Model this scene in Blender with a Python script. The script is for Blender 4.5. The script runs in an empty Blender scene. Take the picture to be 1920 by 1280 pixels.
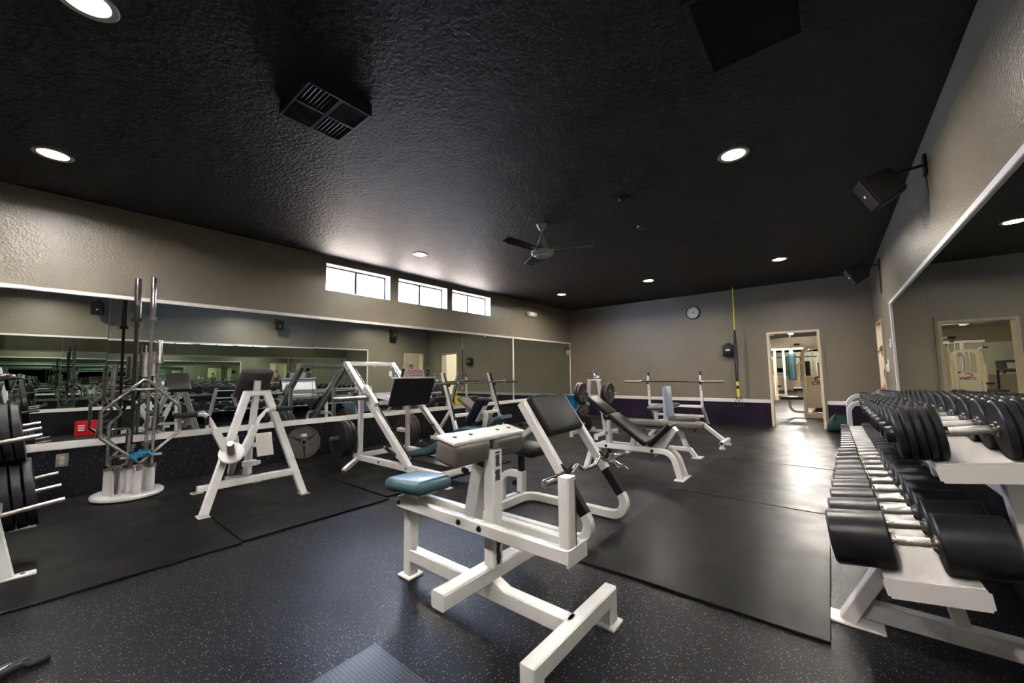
import bpy, bmesh, math, random
from mathutils import Vector, Matrix, Euler
random.seed(7)
V = Vector
SC = bpy.context.scene
COL = SC.collection
PI = math.pi

# ------------------------------------------------------------------ camera
H = 1.13
yaw, pitch, roll = math.radians(-39.228), math.radians(4.821), math.radians(-0.699)
fw = V((math.sin(yaw)*math.cos(pitch), math.cos(yaw)*math.cos(pitch), math.sin(pitch)))
rt = V((math.cos(yaw), -math.sin(yaw), 0)); up = rt.cross(fw)
r2 = math.cos(roll)*rt + math.sin(roll)*up
u2 = -math.sin(roll)*rt + math.cos(roll)*up
cd = bpy.data.cameras.new('camera'); cam = bpy.data.objects.new('camera', cd); COL.objects.link(cam)
m = Matrix((r2, u2, -fw)).transposed().to_4x4(); m.translation = V((0, 0, H)); cam.matrix_world = m
cd.sensor_width = 36; cd.lens = 728.465/1920*36; cd.clip_start = 0.02; cd.clip_end = 200
SC.camera = cam

# ------------------------------------------------------------------ world, sun, exposure
w = bpy.data.worlds.new('world'); SC.world = w; w.use_nodes = True
nt = w.node_tree; bg = nt.nodes['Background']
bg.inputs[0].default_value = (0.58, 0.70, 1.0, 1); bg.inputs[1].default_value = 62.0
sd = bpy.data.lights.new('sun', 'SUN'); sd.energy = 3400; sd.angle = 0.01; sd.color = (1, .70, .45)
so = bpy.data.objects.new('sun', sd); COL.objects.link(so)
so.rotation_euler = V((-0.62, 0.25, -0.9)).to_track_quat('-Z', 'Y').to_euler()
SC.view_settings.view_transform = 'Standard'; SC.view_settings.look = 'None'
SC.view_settings.exposure = 0.28; SC.view_settings.gamma = 1.0; SC.view_settings.use_curve_mapping = False
SC.cycles.max_bounces = 14; SC.cycles.glossy_bounces = 9; SC.cycles.diffuse_bounces = 4
SC.cycles.caustics_reflective = True; SC.cycles.sample_clamp_indirect = 6.0
LAMP_W = 46.0            # power of one ceiling downlight
BACK_W = 560.0           # power of one lamp in the room behind

# ------------------------------------------------------------------ materials
def mat(name, col, rough=0.5, metal=0.0, var=None, vscale=8.0, vlo=.4, vhi=.6, bump=0.0, bscale=60.0, coat=0.0, emit=None, estr=0.0, detail=4.0, spec=.5):
    mt = bpy.data.materials.new(name); mt.use_nodes = True
    t = mt.node_tree; p = t.nodes['Principled BSDF']
    p.inputs['Base Color'].default_value = (*col, 1); p.inputs['Roughness'].default_value = rough
    p.inputs['Metallic'].default_value = metal; p.inputs['Coat Weight'].default_value = coat
    p.inputs['Specular IOR Level'].default_value = spec
    if emit:
        p.inputs['Emission Color'].default_value = (*emit, 1); p.inputs['Emission Strength'].default_value = estr
    if var or bump:
        tc = t.nodes.new('ShaderNodeTexCoord')
    if var:
        n = t.nodes.new('ShaderNodeTexNoise'); n.inputs['Scale'].default_value = vscale; n.inputs['Detail'].default_value = detail
        t.links.new(tc.outputs['Object'], n.inputs['Vector'])
        r = t.nodes.new('ShaderNodeValToRGB'); r.color_ramp.elements[0].position = vlo; r.color_ramp.elements[1].position = vhi
        r.color_ramp.elements[0].color = (*col, 1); r.color_ramp.elements[1].color = (*var, 1)
        t.links.new(n.outputs['Fac'], r.inputs['Fac']); t.links.new(r.outputs['Color'], p.inputs['Base Color'])
    if bump:
        n2 = t.nodes.new('ShaderNodeTexNoise'); n2.inputs['Scale'].default_value = bscale; n2.inputs['Detail'].default_value = 3
        t.links.new(tc.outputs['Object'], n2.inputs['Vector'])
        b = t.nodes.new('ShaderNodeBump'); b.inputs['Strength'].default_value = bump; b.inputs['Distance'].default_value = 0.01
        t.links.new(n2.outputs['Fac'], b.inputs['Height']); t.links.new(b.outputs['Normal'], p.inputs['Normal'])
    return mt
M = {}
M['wall'] = mat('taupe_semigloss_paint', (.185, .160, .119), .34, bump=.4, bscale=55, var=(.200, .174, .130), vscale=1.2)
M['wall2'] = mat('cream_paint', (.70, .60, .44), .5)
M['ceil'] = mat('black_stucco_paint', (.020, .0185, .019), .6, bump=1.0, bscale=38, var=(.027, .025, .0255), vscale=5, spec=.3)
M['ceil2'] = mat('white_ceiling_paint', (.7, .68, .64), .7)
M['trim'] = mat('white_trim_paint', (.72, .69, .68), .4)
M['cream'] = mat('cream_gloss_paint', (.72, .62, .46), .35)
M['white'] = mat('white_powder_coat', (.74, .73, .71), .32, var=(.69, .67, .65), vscale=14, vlo=.5, vhi=.72)
M['dirty'] = mat('scuffed_white_powder_coat', (.74, .73, .71), .34, var=(.58, .55, .50), vscale=30, vlo=.62, vhi=.80)
M['chip'] = mat('chipped_bare_metal', (.05, .042, .035), .6)
M['chrome'] = mat('chrome', (.82, .81, .79), .2, 1.0)
M['knurl'] = mat('knurled_chrome', (.80, .79, .77), .38, 1.0, bump=.3, bscale=400)
M['steel'] = mat('worn_steel', (.50, .48, .45), .36, 1.0, var=(.38, .36, .335), vscale=30)
M['dsteel'] = mat('dark_steel', (.075, .068, .066), .34, 1.0)
M['black'] = mat('black_paint', (.010, .010, .011), .42, spec=.3)
M['vinyl'] = mat('black_vinyl', (.011, .0105, .012), .36, bump=.12, bscale=180, spec=.25)
M['gvinyl'] = mat('brown_grey_vinyl', (.115, .10, .09), .38, var=(.14, .125, .115), vscale=9, bump=.1, bscale=150, spec=.35)
M['tvinyl'] = mat('teal_vinyl', (.050, .105, .135), .3, var=(.06, .12, .15), vscale=8, bump=.1, bscale=150)
M['nvinyl'] = mat('navy_vinyl', (.014, .018, .032), .42, spec=.3)
M['bvinyl'] = mat('blue_lit_vinyl', (.34, .39, .47), .4)  # pale blue of the falling light put into the vinyl colour
M['pvinyl'] = mat('purple_grey_vinyl', (.075, .062, .066), .4)
M['rubber'] = mat('black_urethane', (.013, .0125, .016), .36, var=(.02, .019, .023), vscale=12, spec=.32)
M['hexrub'] = mat('black_rubber', (.014, .0135, .015), .42, spec=.35)
M['iron'] = mat('grey_cast_iron', (.07, .060, .053), .5, 0.2, var=(.09, .078, .07), vscale=20)
M['diron'] = mat('black_cast_iron', (.012, .0115, .0135), .45, spec=.3)
M['biron'] = mat('brown_cast_iron', (.06, .042, .036), .45, 0.2)
M['grip'] = mat('black_foam_grip', (.012, .012, .013), .7)
M['mirror'] = mat('mirror_glass', (.80, .87, .82), .0, 1.0)
M['spk'] = mat('black_speaker_plastic', (.015, .0135, .0125), .5, spec=.25)
M['grey'] = mat('grey_plastic', (.3, .3, .3), .5)
M['wplas'] = mat('white_plastic', (.8, .8, .78), .4)
M['paper'] = mat('white_paper', (.62, .63, .66), .7)
M['red'] = mat('red_plastic', (.62, .012, .02), .35)
M['redp'] = mat('red_print', (.45, .02, .02), .5)
M['yel'] = mat('yellow_webbing', (.75, .62, .03), .6)
M['yels'] = mat('yellow_plastic', (.85, .50, .02), .4)
M['blue'] = mat('blue_cloth', (.012, .25, .47), .8, bump=.4, bscale=40)
M['bbin'] = mat('blue_plastic', (.004, .12, .3), .4)
M['green'] = mat('dark_green_nylon', (.003, .032, .027), .6)
M['skin'] = mat('skin', (.48, .25, .16), .5)
M['top'] = mat('blue_jersey', (.03, .07, .17), .8)
M['pants'] = mat('charcoal_cloth', (.03, .03, .035), .8)
M['hair'] = mat('brown_grey_hair', (.10, .065, .045), .7)
M['wood'] = mat('stained_wood', (.16, .10, .06), .5)
M['tealb'] = mat('teal_canvas', (.012, .045, .055), .6)
M['foil'] = mat('green_foliage', (.03, .09, .02), .6, var=(.10, .16, .03), vscale=6)
M['lens'] = mat('lamp_lens', (1, 1, 1), .5, emit=(1, .88, .72), estr=40)
M['globe'] = mat('globe_fill_glow', (1, 1, 1), .5, emit=(1, .94, .84), estr=BACK_W)
M['lens2'] = mat('fluorescent_lens', (1, 1, 1), .5, emit=(1, .95, .85), estr=9)
M['dial'] = mat('clock_dial', (.75, .74, .64), .4)
M['ground'] = mat('pale_concrete', (.55, .52, .47), .9)
M['fan'] = mat('white_enamel', (.55, .55, .56), .35)
M['alum'] = mat('dark_aluminium', (.05, .05, .055), .4, .6)

def floor_mat(name, base, fleck, scale, amount, rough):
    mt = bpy.data.materials.new(name); mt.use_nodes = True
    t = mt.node_tree; p = t.nodes['Principled BSDF']; p.inputs['Roughness'].default_value = rough; p.inputs['Specular IOR Level'].default_value = .13
    tc = t.nodes.new('ShaderNodeTexCoord')
    vo = t.nodes.new('ShaderNodeTexVoronoi'); vo.inputs['Scale'].default_value = scale; vo.inputs['Randomness'].default_value = 1
    t.links.new(tc.outputs['Object'], vo.inputs['Vector'])
    sep = t.nodes.new('ShaderNodeSeparateColor'); t.links.new(vo.outputs['Color'], sep.inputs[0])
    lt = t.nodes.new('ShaderNodeMath'); lt.operation = 'LESS_THAN'; lt.inputs[1].default_value = amount
    t.links.new(sep.outputs[0], lt.inputs[0])
    ds = t.nodes.new('ShaderNodeMath'); ds.operation = 'LESS_THAN'; ds.inputs[1].default_value = .34
    t.links.new(vo.outputs['Distance'], ds.inputs[0])
    mu = t.nodes.new('ShaderNodeMath'); mu.operation = 'MULTIPLY'; t.links.new(lt.outputs[0], mu.inputs[0]); t.links.new(ds.outputs[0], mu.inputs[1])
    n = t.nodes.new('ShaderNodeTexNoise'); n.inputs['Scale'].default_value = 2.2; n.inputs['Detail'].default_value = 6
    t.links.new(tc.outputs['Object'], n.inputs['Vector'])
    r = t.nodes.new('ShaderNodeValToRGB'); r.color_ramp.elements[0].color = (*[c*.75 for c in base], 1); r.color_ramp.elements[1].color = (*[c*1.35 for c in base], 1)
    r.color_ramp.elements[0].position = .35; r.color_ramp.elements[1].position = .65
    t.links.new(n.outputs['Fac'], r.inputs['Fac'])
    mx = t.nodes.new('ShaderNodeMix'); mx.data_type = 'RGBA'
    t.links.new(mu.outputs[0], mx.inputs['Factor']); t.links.new(r.outputs['Color'], mx.inputs['A']); mx.inputs['B'].default_value = (*fleck, 1)
    t.links.new(mx.outputs['Result'], p.inputs['Base Color'])
    rr = t.nodes.new('ShaderNodeMapRange'); rr.clamp = True; rr.inputs['From Min'].default_value = .35; rr.inputs['From Max'].default_value = .65; rr.inputs['To Min'].default_value = rough-.01; rr.inputs['To Max'].default_value = rough+.10
    t.links.new(n.outputs['Fac'], rr.inputs['Value']); t.links.new(rr.outputs['Result'], p.inputs['Roughness'])
    n2 = t.nodes.new('ShaderNodeTexNoise'); n2.inputs['Scale'].default_value = 90; n2.inputs['Detail'].default_value = 4
    t.links.new(tc.outputs['Object'], n2.inputs['Vector'])
    b = t.nodes.new('ShaderNodeBump'); b.inputs['Strength'].default_value = .25; b.inputs['Distance'].default_value = .006
    t.links.new(n2.outputs['Fac'], b.inputs['Height']); t.links.new(b.outputs['Normal'], p.inputs['Normal'])
    return mt
M['floor'] = floor_mat('flecked_rubber_floor', (.0095, .0092, .011), (.40, .36, .33), 165, .15, .32)
M['wains'] = floor_mat('flecked_rubber_wainscot', (.0085, .0085, .0105), (.24, .24, .26), 110, .03, .5)
M['wains2'] = floor_mat('flare_tinted_carpet_wainscot', (.016, .010, .022), (.05, .05, .07), 110, .03, .6)  # violet tint of the lens flare put into the carpet colour

def scuffed_mat():
    mt = bpy.data.materials.new('smooth_rubber_mat'); mt.use_nodes = True; t = mt.node_tree; p = t.nodes['Principled BSDF']
    p.inputs['Specular IOR Level'].default_value = .09
    tc = t.nodes.new('ShaderNodeTexCoord')
    def noise(sc, det, dist, lo, hi, c0, c1):
        n = t.nodes.new('ShaderNodeTexNoise'); n.inputs['Scale'].default_value = sc; n.inputs['Detail'].default_value = det; n.inputs['Distortion'].default_value = dist
        t.links.new(tc.outputs['Object'], n.inputs['Vector']); r = t.nodes.new('ShaderNodeValToRGB')
        r.color_ramp.elements[0].position = lo; r.color_ramp.elements[1].position = hi; r.color_ramp.elements[0].color = (*c0, 1); r.color_ramp.elements[1].color = (*c1, 1)
        t.links.new(n.outputs['Fac'], r.inputs['Fac']); return r
    c = noise(2.6, 7, .6, .42, .70, (.006, .0058, .0058), (.0125, .0118, .0112)); t.links.new(c.outputs['Color'], p.inputs['Base Color'])
    g = noise(3.4, 6, .8, .36, .66, (.31, .31, .31), (.42, .42, .42)); t.links.new(g.outputs['Color'], p.inputs['Roughness'])
    n2 = t.nodes.new('ShaderNodeTexNoise'); n2.inputs['Scale'].default_value = 120; t.links.new(tc.outputs['Object'], n2.inputs['Vector'])
    b = t.nodes.new('ShaderNodeBump'); b.inputs['Strength'].default_value = .06; b.inputs['Distance'].default_value = .01
    t.links.new(n2.outputs['Fac'], b.inputs['Height']); t.links.new(b.outputs['Normal'], p.inputs['Normal'])
    return mt
M['mat'] = scuffed_mat()
def grid_mat():
    mt = mat('diamond_textured_rubber', (.022, .022, .025), .34); t = mt.node_tree; p = t.nodes['Principled BSDF']
    tc = t.nodes.new('ShaderNodeTexCoord'); mp = t.nodes.new('ShaderNodeMapping'); mp.inputs['Rotation'].default_value = (0, 0, .785)
    ck = t.nodes.new('ShaderNodeTexChecker'); ck.inputs['Scale'].default_value = 95
    t.links.new(tc.outputs['Object'], mp.inputs['Vector']); t.links.new(mp.outputs[0], ck.inputs['Vector'])
    ck.inputs['Color1'].default_value = (.05, .05, .058, 1); ck.inputs['Color2'].default_value = (.008, .008, .009, 1); t.links.new(ck.outputs['Color'], p.inputs['Base Color'])
    b = t.nodes.new('ShaderNodeBump'); b.inputs['Strength'].default_value = .8; b.inputs['Distance'].default_value = .004
    t.links.new(ck.outputs['Fac'], b.inputs['Height']); t.links.new(b.outputs['Normal'], p.inputs['Normal'])
    return mt
M['gridmat'] = grid_mat()
def diamond_plate():
    mt = mat('white_diamond_tread', (.66, .64, .60), .4); t = mt.node_tree; p = t.nodes['Principled BSDF']
    tc = t.nodes.new('ShaderNodeTexCoord'); wv = t.nodes.new('ShaderNodeTexWave'); wv.inputs['Scale'].default_value = 28; wv.bands_direction = 'DIAGONAL'
    t.links.new(tc.outputs['Object'], wv.inputs['Vector'])
    b = t.nodes.new('ShaderNodeBump'); b.inputs['Strength'].default_value = .4; b.inputs['Distance'].default_value = .003
    t.links.new(wv.outputs['Fac'], b.inputs['Height']); t.links.new(b.outputs['Normal'], p.inputs['Normal'])
    return mt
M['tread'] = diamond_plate()
def glass_mat():
    mt = bpy.data.materials.new('window_glass'); mt.use_nodes = True; t = mt.node_tree
    for n in list(t.nodes): t.nodes.remove(n)
    o = t.nodes.new('ShaderNodeOutputMaterial'); mx = t.nodes.new('ShaderNodeMixShader'); tr = t.nodes.new('ShaderNodeBsdfTransparent'); gl = t.nodes.new('ShaderNodeBsdfGlossy')
    gl.inputs['Roughness'].default_value = .0; tr.inputs[0].default_value = (.93, .95, .94, 1)
    mx.inputs[0].default_value = .04; t.links.new(tr.outputs[0], mx.inputs[1]); t.links.new(gl.outputs[0], mx.inputs[2]); t.links.new(mx.outputs[0], o.inputs[0])
    return mt
M['glass'] = glass_mat()

# ------------------------------------------------------------------ object helpers
ORG = {}
def thing(name, label, cat, loc=(0, 0, 0), group=None):
    o = bpy.data.objects.new(name, None); COL.objects.link(o); o.empty_display_size = .05
    o.location = loc; ORG[o] = V(loc); o['label'] = label; o['category'] = cat
    if group: o['group'] = group
    return o
def tag(o, label, cat, group=None):
    o['label'] = label; o['category'] = cat
    if group: o['group'] = group
    return o
def add(name, bm, mt, par=None, smooth=35, label=None):
    me = bpy.data.meshes.new(name)
    if par is not None:
        org = ORG[par]
        if org.length > 0: bmesh.ops.translate(bm, verts=bm.verts, vec=-org)
    bmesh.ops.recalc_face_normals(bm, faces=bm.faces)
    bm.to_mesh(me); bm.free()
    me.materials.append(M[mt] if isinstance(mt, str) else mt)
    if smooth:
        me.polygons.foreach_set('use_smooth', [True]*len(me.polygons)); me.set_sharp_from_angle(angle=math.radians(smooth))
    o = bpy.data.objects.new(name, me); COL.objects.link(o)
    if par is not None: o.parent = par; ORG[o] = ORG[par]
    else: ORG[o] = V((0, 0, 0))
    if label: o['label'] = label
    return o
def center(o):
    """move a lone mesh object's origin to its base centre"""
    vs = [v.co for v in o.data.vertices]
    c = V(((min(v.x for v in vs)+max(v.x for v in vs))/2, (min(v.y for v in vs)+max(v.y for v in vs))/2, min(v.z for v in vs)))
    o.data.transform(Matrix.Translation(-c)); o.location = c; ORG[o] = c
    return o
def struct(o): o['kind'] = 'structure'; return o
def dup(root, loc, rotz=None, label=None, group=None):
    r = root.copy(); COL.objects.link(r); r.location = loc
    if rotz is not None: r.rotation_euler = (0, 0, rotz)
    if label: r['label'] = label
    if group: r['group'] = group
    ORG[r] = V(loc)
    for ch in list(root.children):
        c = ch.copy(); COL.objects.link(c); c.parent = r
        for g in list(ch.children):
            d = g.copy(); COL.objects.link(d); d.parent = c
    return r
def B(): return bmesh.new()
def rectp(w, h, c=.006):
    a, b = w/2, h/2; c = min(c, a*.6, b*.6)
    return [(-a+c, -b), (a-c, -b), (a, -b+c), (a, b-c), (a-c, b), (-a+c, b), (-a, b-c), (-a, -b+c)]
def circp(r, n=14): return [(r*math.cos(2*PI*i/n), r*math.sin(2*PI*i/n)) for i in range(n)]
def fillet(pts, r, n=6):
    pts = [V(p) for p in pts]; out = [pts[0]]
    for i in range(1, len(pts)-1):
        a, b, c = pts[i-1], pts[i], pts[i+1]
        rr = r[i-1] if isinstance(r, (list, tuple)) else r
        d1, d2 = (a-b), (c-b); l1, l2 = d1.length, d2.length; d1.normalize(); d2.normalize()
        ang = d1.angle(d2)
        if rr <= 0 or ang > 3.10: out.append(b); continue
        t = min(rr/math.tan(ang/2), l1*.49 if i > 1 else l1*.95, l2*.49 if i < len(pts)-2 else l2*.95)
        rad = t*math.tan(ang/2); p1, p2 = b+d1*t, b+d2*t
        bis = (d1+d2).normalized(); cen = b+bis*(rad/math.sin(ang/2)); v1, v2 = p1-cen, p2-cen
        tot = v1.angle(v2); ax = v1.cross(v2)
        if ax.length < 1e-9: out.append(b); continue
        ax.normalize()
        for k in range(n+1): out.append(cen+Matrix.Rotation(tot*k/n, 3, ax) @ v1)
    out.append(pts[-1]); return out
def sweep(bm, pts, prof, side=None, scale=None, cap=True):
    pts = [V(p) for p in pts]; n = len(pts); rings = []
    tg = []
    for i in range(n):
        a = pts[max(0, i-1)]; b = pts[min(n-1, i+1)]
        t1 = (pts[i]-a).normalized() if i > 0 else None; t2 = (b-pts[i]).normalized() if i < n-1 else None
        t = (t1+t2).normalized() if t1 and t2 and (t1+t2).length > 1e-6 else (t1 or t2)
        tg.append((t, t1, t2))
    T = tg[0][0]
    if side is None: side = V((0, 0, 1)) if abs(T.z) < .9 else V((0, 1, 0))
    S = V(side); S = (S-T*S.dot(T)).normalized()
    for i in range(n):
        t, t1, t2 = tg[i]
        if i > 0:
            S = (S-t*S.dot(t))
            S.normalize()
        U = t.cross(S)
        k = 1.0; bd = None
        if t1 and t2:
            c = max(.3, t1.dot(t)); k = 1/c; bd = (t2-t1)
            bd = bd.normalized() if bd.length > 1e-6 else None
        ring = []
        s = scale[i] if scale else 1
        for (a, b) in prof:
            off = S*a*s+U*b*s
            if bd is not None:
                bb = (bd-t*bd.dot(t))
                if bb.length > 1e-6:
                    bb.normalize(); off = off+bb*(off.dot(bb)*(k-1))
            ring.append(bm.verts.new(pts[i]+off))
        rings.append(ring)
    m_ = len(prof)
    for i in range(n-1):
        for j in range(m_):
            bm.faces.new((rings[i][j], rings[i][(j+1) % m_], rings[i+1][(j+1) % m_], rings[i+1][j]))
    if cap:
        bm.faces.new(list(reversed(rings[0]))); bm.faces.new(rings[-1])
    return bm
def beam(bm, p0, p1, w=.06, h=.06, side=None, c=.006): return sweep(bm, [p0, p1], rectp(w, h, c), side)
def rod(bm, p0, p1, r=.012, n=14): return sweep(bm, [p0, p1], circp(r, n))
def bent(bm, pts, w, h, r=.08, side=None, n=6): return sweep(bm, fillet(pts, r, n), rectp(w, h), side)
def tube(bm, pts, rad, r=.05, n=12, seg=6): return sweep(bm, fillet(pts, r, seg), circp(rad, n))
def box(bm, x0, x1, y0, y1, z0, z1):
    r = bmesh.ops.create_cube(bm, size=1)
    for v in r['verts']: v.co = V((x0+(v.co.x+.5)*(x1-x0), y0+(v.co.y+.5)*(y1-y0), z0+(v.co.z+.5)*(z1-z0)))
    return bm
def rbox(bm, cen, dims, rot=None, r=.01, seg=2, ax=None):
    """rounded box; rot = Matrix 3x3 or Euler tuple, ax = (x, y, z) axis vectors"""
    t = bmesh.new(); bmesh.ops.create_cube(t, size=1)
    for v in t.verts: v.co = V((v.co.x*dims[0], v.co.y*dims[1], v.co.z*dims[2]))
    if r > 0: bmesh.ops.bevel(t, geom=list(t.edges), offset=min(r, min(dims)*.48), segments=seg, profile=.5, affect='EDGES')
    if ax is not None: R = Matrix([V(a).normalized() for a in ax]).transposed()
    elif rot is None: R = Matrix.Identity(3)
    else: R = Euler(rot).to_matrix()
    for v in t.verts: v.co = R @ v.co+V(cen)
    me = bpy.data.meshes.new('tmp'); t.to_mesh(me); t.free(); bm.from_mesh(me); bpy.data.meshes.remove(me)
    return bm
def lathe(bm, p, d, prof, n=28, close=True):
    """prof: list of (r, t) along direction d from p"""
    p = V(p); d = V(d).normalized(); a = V((0, 0, 1)) if abs(d.z) < .9 else V((1, 0, 0)); s = d.cross(a).normalized(); u = d.cross(s)
    rings = []
    for (r, t) in prof:
        if r < 1e-6: rings.append([bm.verts.new(p+d*t)])
        else: rings.append([bm.verts.new(p+d*t+s*(r*math.cos(2*PI*i/n))+u*(r*math.sin(2*PI*i/n))) for i in range(n)])
    for i in range(len(rings)-1):
        A, C = rings[i], rings[i+1]
        for j in range(n):
            k = (j+1) % n
            if len(A) == 1 and len(C) == 1: break
            if len(A) == 1: bm.faces.new((A[0], C[j], C[k]))
            elif len(C) == 1: bm.faces.new((A[j], C[0], A[k]))
            else: bm.faces.new((A[j], C[j], C[k], A[k]))
    if close:
        if len(rings[0]) > 1: bm.faces.new(rings[0])
        if len(rings[-1]) > 1: bm.faces.new(list(reversed(rings[-1])))
    return bm
def prism(bm, pts, n, th):
    """polygon pts (world) extruded both ways along normal n by th/2"""
    n = V(n).normalized()*th/2
    a = [bm.verts.new(V(p)+n) for p in pts]; b = [bm.verts.new(V(p)-n) for p in pts]
    bm.faces.new(a); bm.faces.new(list(reversed(b)))
    for i in range(len(pts)):
        j = (i+1) % len(pts); bm.faces.new((a[i], b[i], b[j], a[j]))
    return bm
def text(name, body, size, loc, xdir, ydir, mt, par, ext=.0006, bold=0.0, shear=0.0):
    c = bpy.data.curves.new(name, 'FONT'); c.body = body; c.size = size; c.extrude = ext; c.align_x = 'CENTER'; c.align_y = 'CENTER'; c.resolution_u = 3; c.offset = bold; c.shear = shear
    o = bpy.data.objects.new(name, c); COL.objects.link(o)
    me = bpy.data.meshes.new_from_object(o.evaluated_get(bpy.context.evaluated_depsgraph_get()))
    bpy.data.objects.remove(o); bpy.data.curves.remove(c)
    x = V(xdir).normalized(); y = V(ydir).normalized(); y = (y-x*y.dot(x)).normalized(); z = x.cross(y)
    mw = Matrix((x, y, z)).transposed().to_4x4(); mw.translation = V(loc)
    me.transform(mw); bm = bmesh.new(); bm.from_mesh(me); bpy.data.meshes.remove(me)
    return add(name, bm, mt, par, 0)
ORD = ['first', 'second', 'third', 'fourth', 'fifth', 'sixth', 'seventh', 'eighth', 'ninth', 'tenth', 'eleventh', 'twelfth', 'thirteenth', 'fourteenth', 'fifteenth', 'sixteenth', 'seventeenth', 'eighteenth', 'nineteenth', 'twentieth', 'twenty-first', 'twenty-second', 'twenty-third', 'twenty-fourth']

# ================================================================== THE SETTING
XL, XR, YF, YB, ZC = -5.75, .674, 9.684, -2.2, 2.936
bm = B(); box(bm, XL-.2, XR+.2, YB-.2, YF+.2, -.1, 0); box(bm, XR+.2, 3.0, 7.8, YF+.2, -.1, 0); box(bm, XL-.2, 6, YF+.2, 28, -.1, 0)
fl = struct(add('floor', bm, 'floor', smooth=0)); fl['label'] = 'black rubber gym floor speckled with pale flecks'
bm = B(); box(bm, XL-.2, XR+.2, YB-.2, YF+.2, ZC, ZC+.2)
ce = struct(add('ceiling', bm, 'ceil', smooth=0)); ce['label'] = 'flat black stucco ceiling'
bm = B(); box(bm, XL-.2, 6, YF+.2, 28.2, 3.1, 3.3); struct(add('ceiling_back_room', bm, 'ceil2', smooth=0))
bm = B(); box(bm, XR+.2, 3.2, 7.6, YF, 2.45, 2.6); struct(add('ceiling_passage', bm, 'ceil2', smooth=0))
WIN = [(2.66, 3.77), (3.92, 5.05), (5.17, 6.31)]; WZ0, WZ1 = 2.41, 2.835
bm = B(); xs = (XL-.2, XL)
box(bm, *xs, YB-.2, YF, 0, WZ0); box(bm, *xs, YB-.2, YF, WZ1, ZC)
ys = [YB-.2]+[v for p in WIN for v in p]+[YF]
for i in range(0, len(ys), 2): box(bm, *xs, ys[i], ys[i+1], WZ0, WZ1)
wl = struct(add('wall_left', bm, 'wall', smooth=0)); wl['label'] = 'taupe gloss-painted wall with three clerestory windows above the long mirror'
DX0, DX1, DZ = -.965, -.16, 1.905
bm = B(); ysf = (YF, YF+.2)
box(bm, XL-.2, DX0, *ysf, 0, 3.1); box(bm, DX1, 6, *ysf, 0, 3.1); box(bm, DX0, DX1, *ysf, DZ, 3.1)
wf = struct(add('wall_far', bm, 'wall', smooth=0)); wf['label'] = 'taupe end wall with clock and open doorway'
RY0, RY1, RZ = 8.56, 9.44, 1.95
bm = B(); xr = (XR, XR+.2)
box(bm, *xr, YB-.2, RY0, 0, ZC); box(bm, *xr, RY1, YF, 0, ZC); box(bm, *xr, RY0, RY1, RZ, ZC)
wr = struct(add('wall_right', bm, 'wall', smooth=0)); wr['label'] = 'taupe wall behind the dumbbell rack with mirror and loudspeakers'
bm = B(); box(bm, XL, XR, YB-.2, YB, 0, ZC); wb = struct(add('wall_back', bm, 'wall', smooth=0)); wb['label'] = 'taupe wall behind the viewer'
bm = B(); box(bm, 3.0, 3.2, 7.6, YF, 0, 2.45); box(bm, XR+.2, 3.0, 7.6, 7.8, 0, 2.45); struct(add('wall_passage', bm, 'wall2', smooth=0))
bm = B(); box(bm, XL-.2, 6, 28, 28.2, 0, 3.1); box(bm, XL-.4, XL-.2, YF, 28.2, 0, 3.1); box(bm, 6, 6.2, YF, 28.2, 0, 3.1); struct(add('wall_back_room', bm, 'wall2', smooth=0))
# wainscots
bm = B(); box(bm, XL, XL+.014, YB, YF, 0, .468); add('wainscot', bm, 'wains', wl, 0, 'black flecked rubber wainscot')
bm = B(); box(bm, XL+.014, -1.0, YF-.014, YF, 0, .47); box(bm, -.085, XR-.014, YF-.014, YF, 0, .47); add('wainscot', bm, 'wains2', wf, 0, 'dark carpet wainscot with violet lens flare in its colour')
bm = B(); box(bm, XR-.014, XR, YB, RY0-.04, 0, .468); add('wainscot', bm, 'wains', wr, 0, 'black flecked rubber wainscot')
# rails and mirror trims
def trim(i, *b):
    bm = B(); cx = ((b[0]+b[1])/2, (b[2]+b[3])/2, (b[4]+b[5])/2); rbox(bm, cx, (b[1]-b[0], b[3]-b[2], b[5]-b[4]), r=.004, seg=1)
    return struct(add('trim_%d' % i, bm, 'trim', smooth=30))
trim(1, XL, XL+.03, YB, YF-.014, .468, .541); trim(2, XL, XL+.022, YB, YF, 1.967, 2.008)
trim(3, XL, XL+.022, 7.045, 7.085, .541, 1.967); trim(4, XL, XL+.022, 9.62, 9.66, .541, 1.967)
trim(5, XL+.03, -1.0, YF-.028, YF, .47, .545); trim(6, -.085, XR, YF-.028, YF, .47, .545)
trim(7, XR-.022, XR, YB, 7.12, 1.983, 2.026); trim(8, XR-.022, XR, 7.08, 7.12, .541, 1.983); trim(9, XR-.03, XR, YB, RY0-.06, .468, .541)
# mirrors: panels a hair out of true with each other, as hung glass is
def mirror(name, x, sgn, y0, y1, z0, z1, tilt, label):
    bm = B(); f = []
    for (y, z, k) in ((y0, z0, 0), (y1, z0, 1), (y1, z1, 1), (y0, z1, 0)):
        dx = (tilt[0]*(y-(y0+y1)/2)+tilt[1]*(z-(z0+z1)/2))
        f.append(V((x+sgn*(.009)+dx, y, z)))
    a = [bm.verts.new(p) for p in f]; b = [bm.verts.new(V((x+sgn*.001, p.y, p.z))) for p in f]
    bm.faces.new(a); bm.faces.new(list(reversed(b)))
    for i in range(4): j = (i+1) % 4; bm.faces.new((a[i], b[i], b[j], a[j]))
    return tag(center(add(name, bm, 'mirror', smooth=0)), label, 'mirror', 'wall mirror panels')
LM = [(-2.2, -1.62), (-1.614, .450), (.456, 2.512), (2.518, 4.594), (4.600, 7.043), (7.087, 9.618)]
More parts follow.
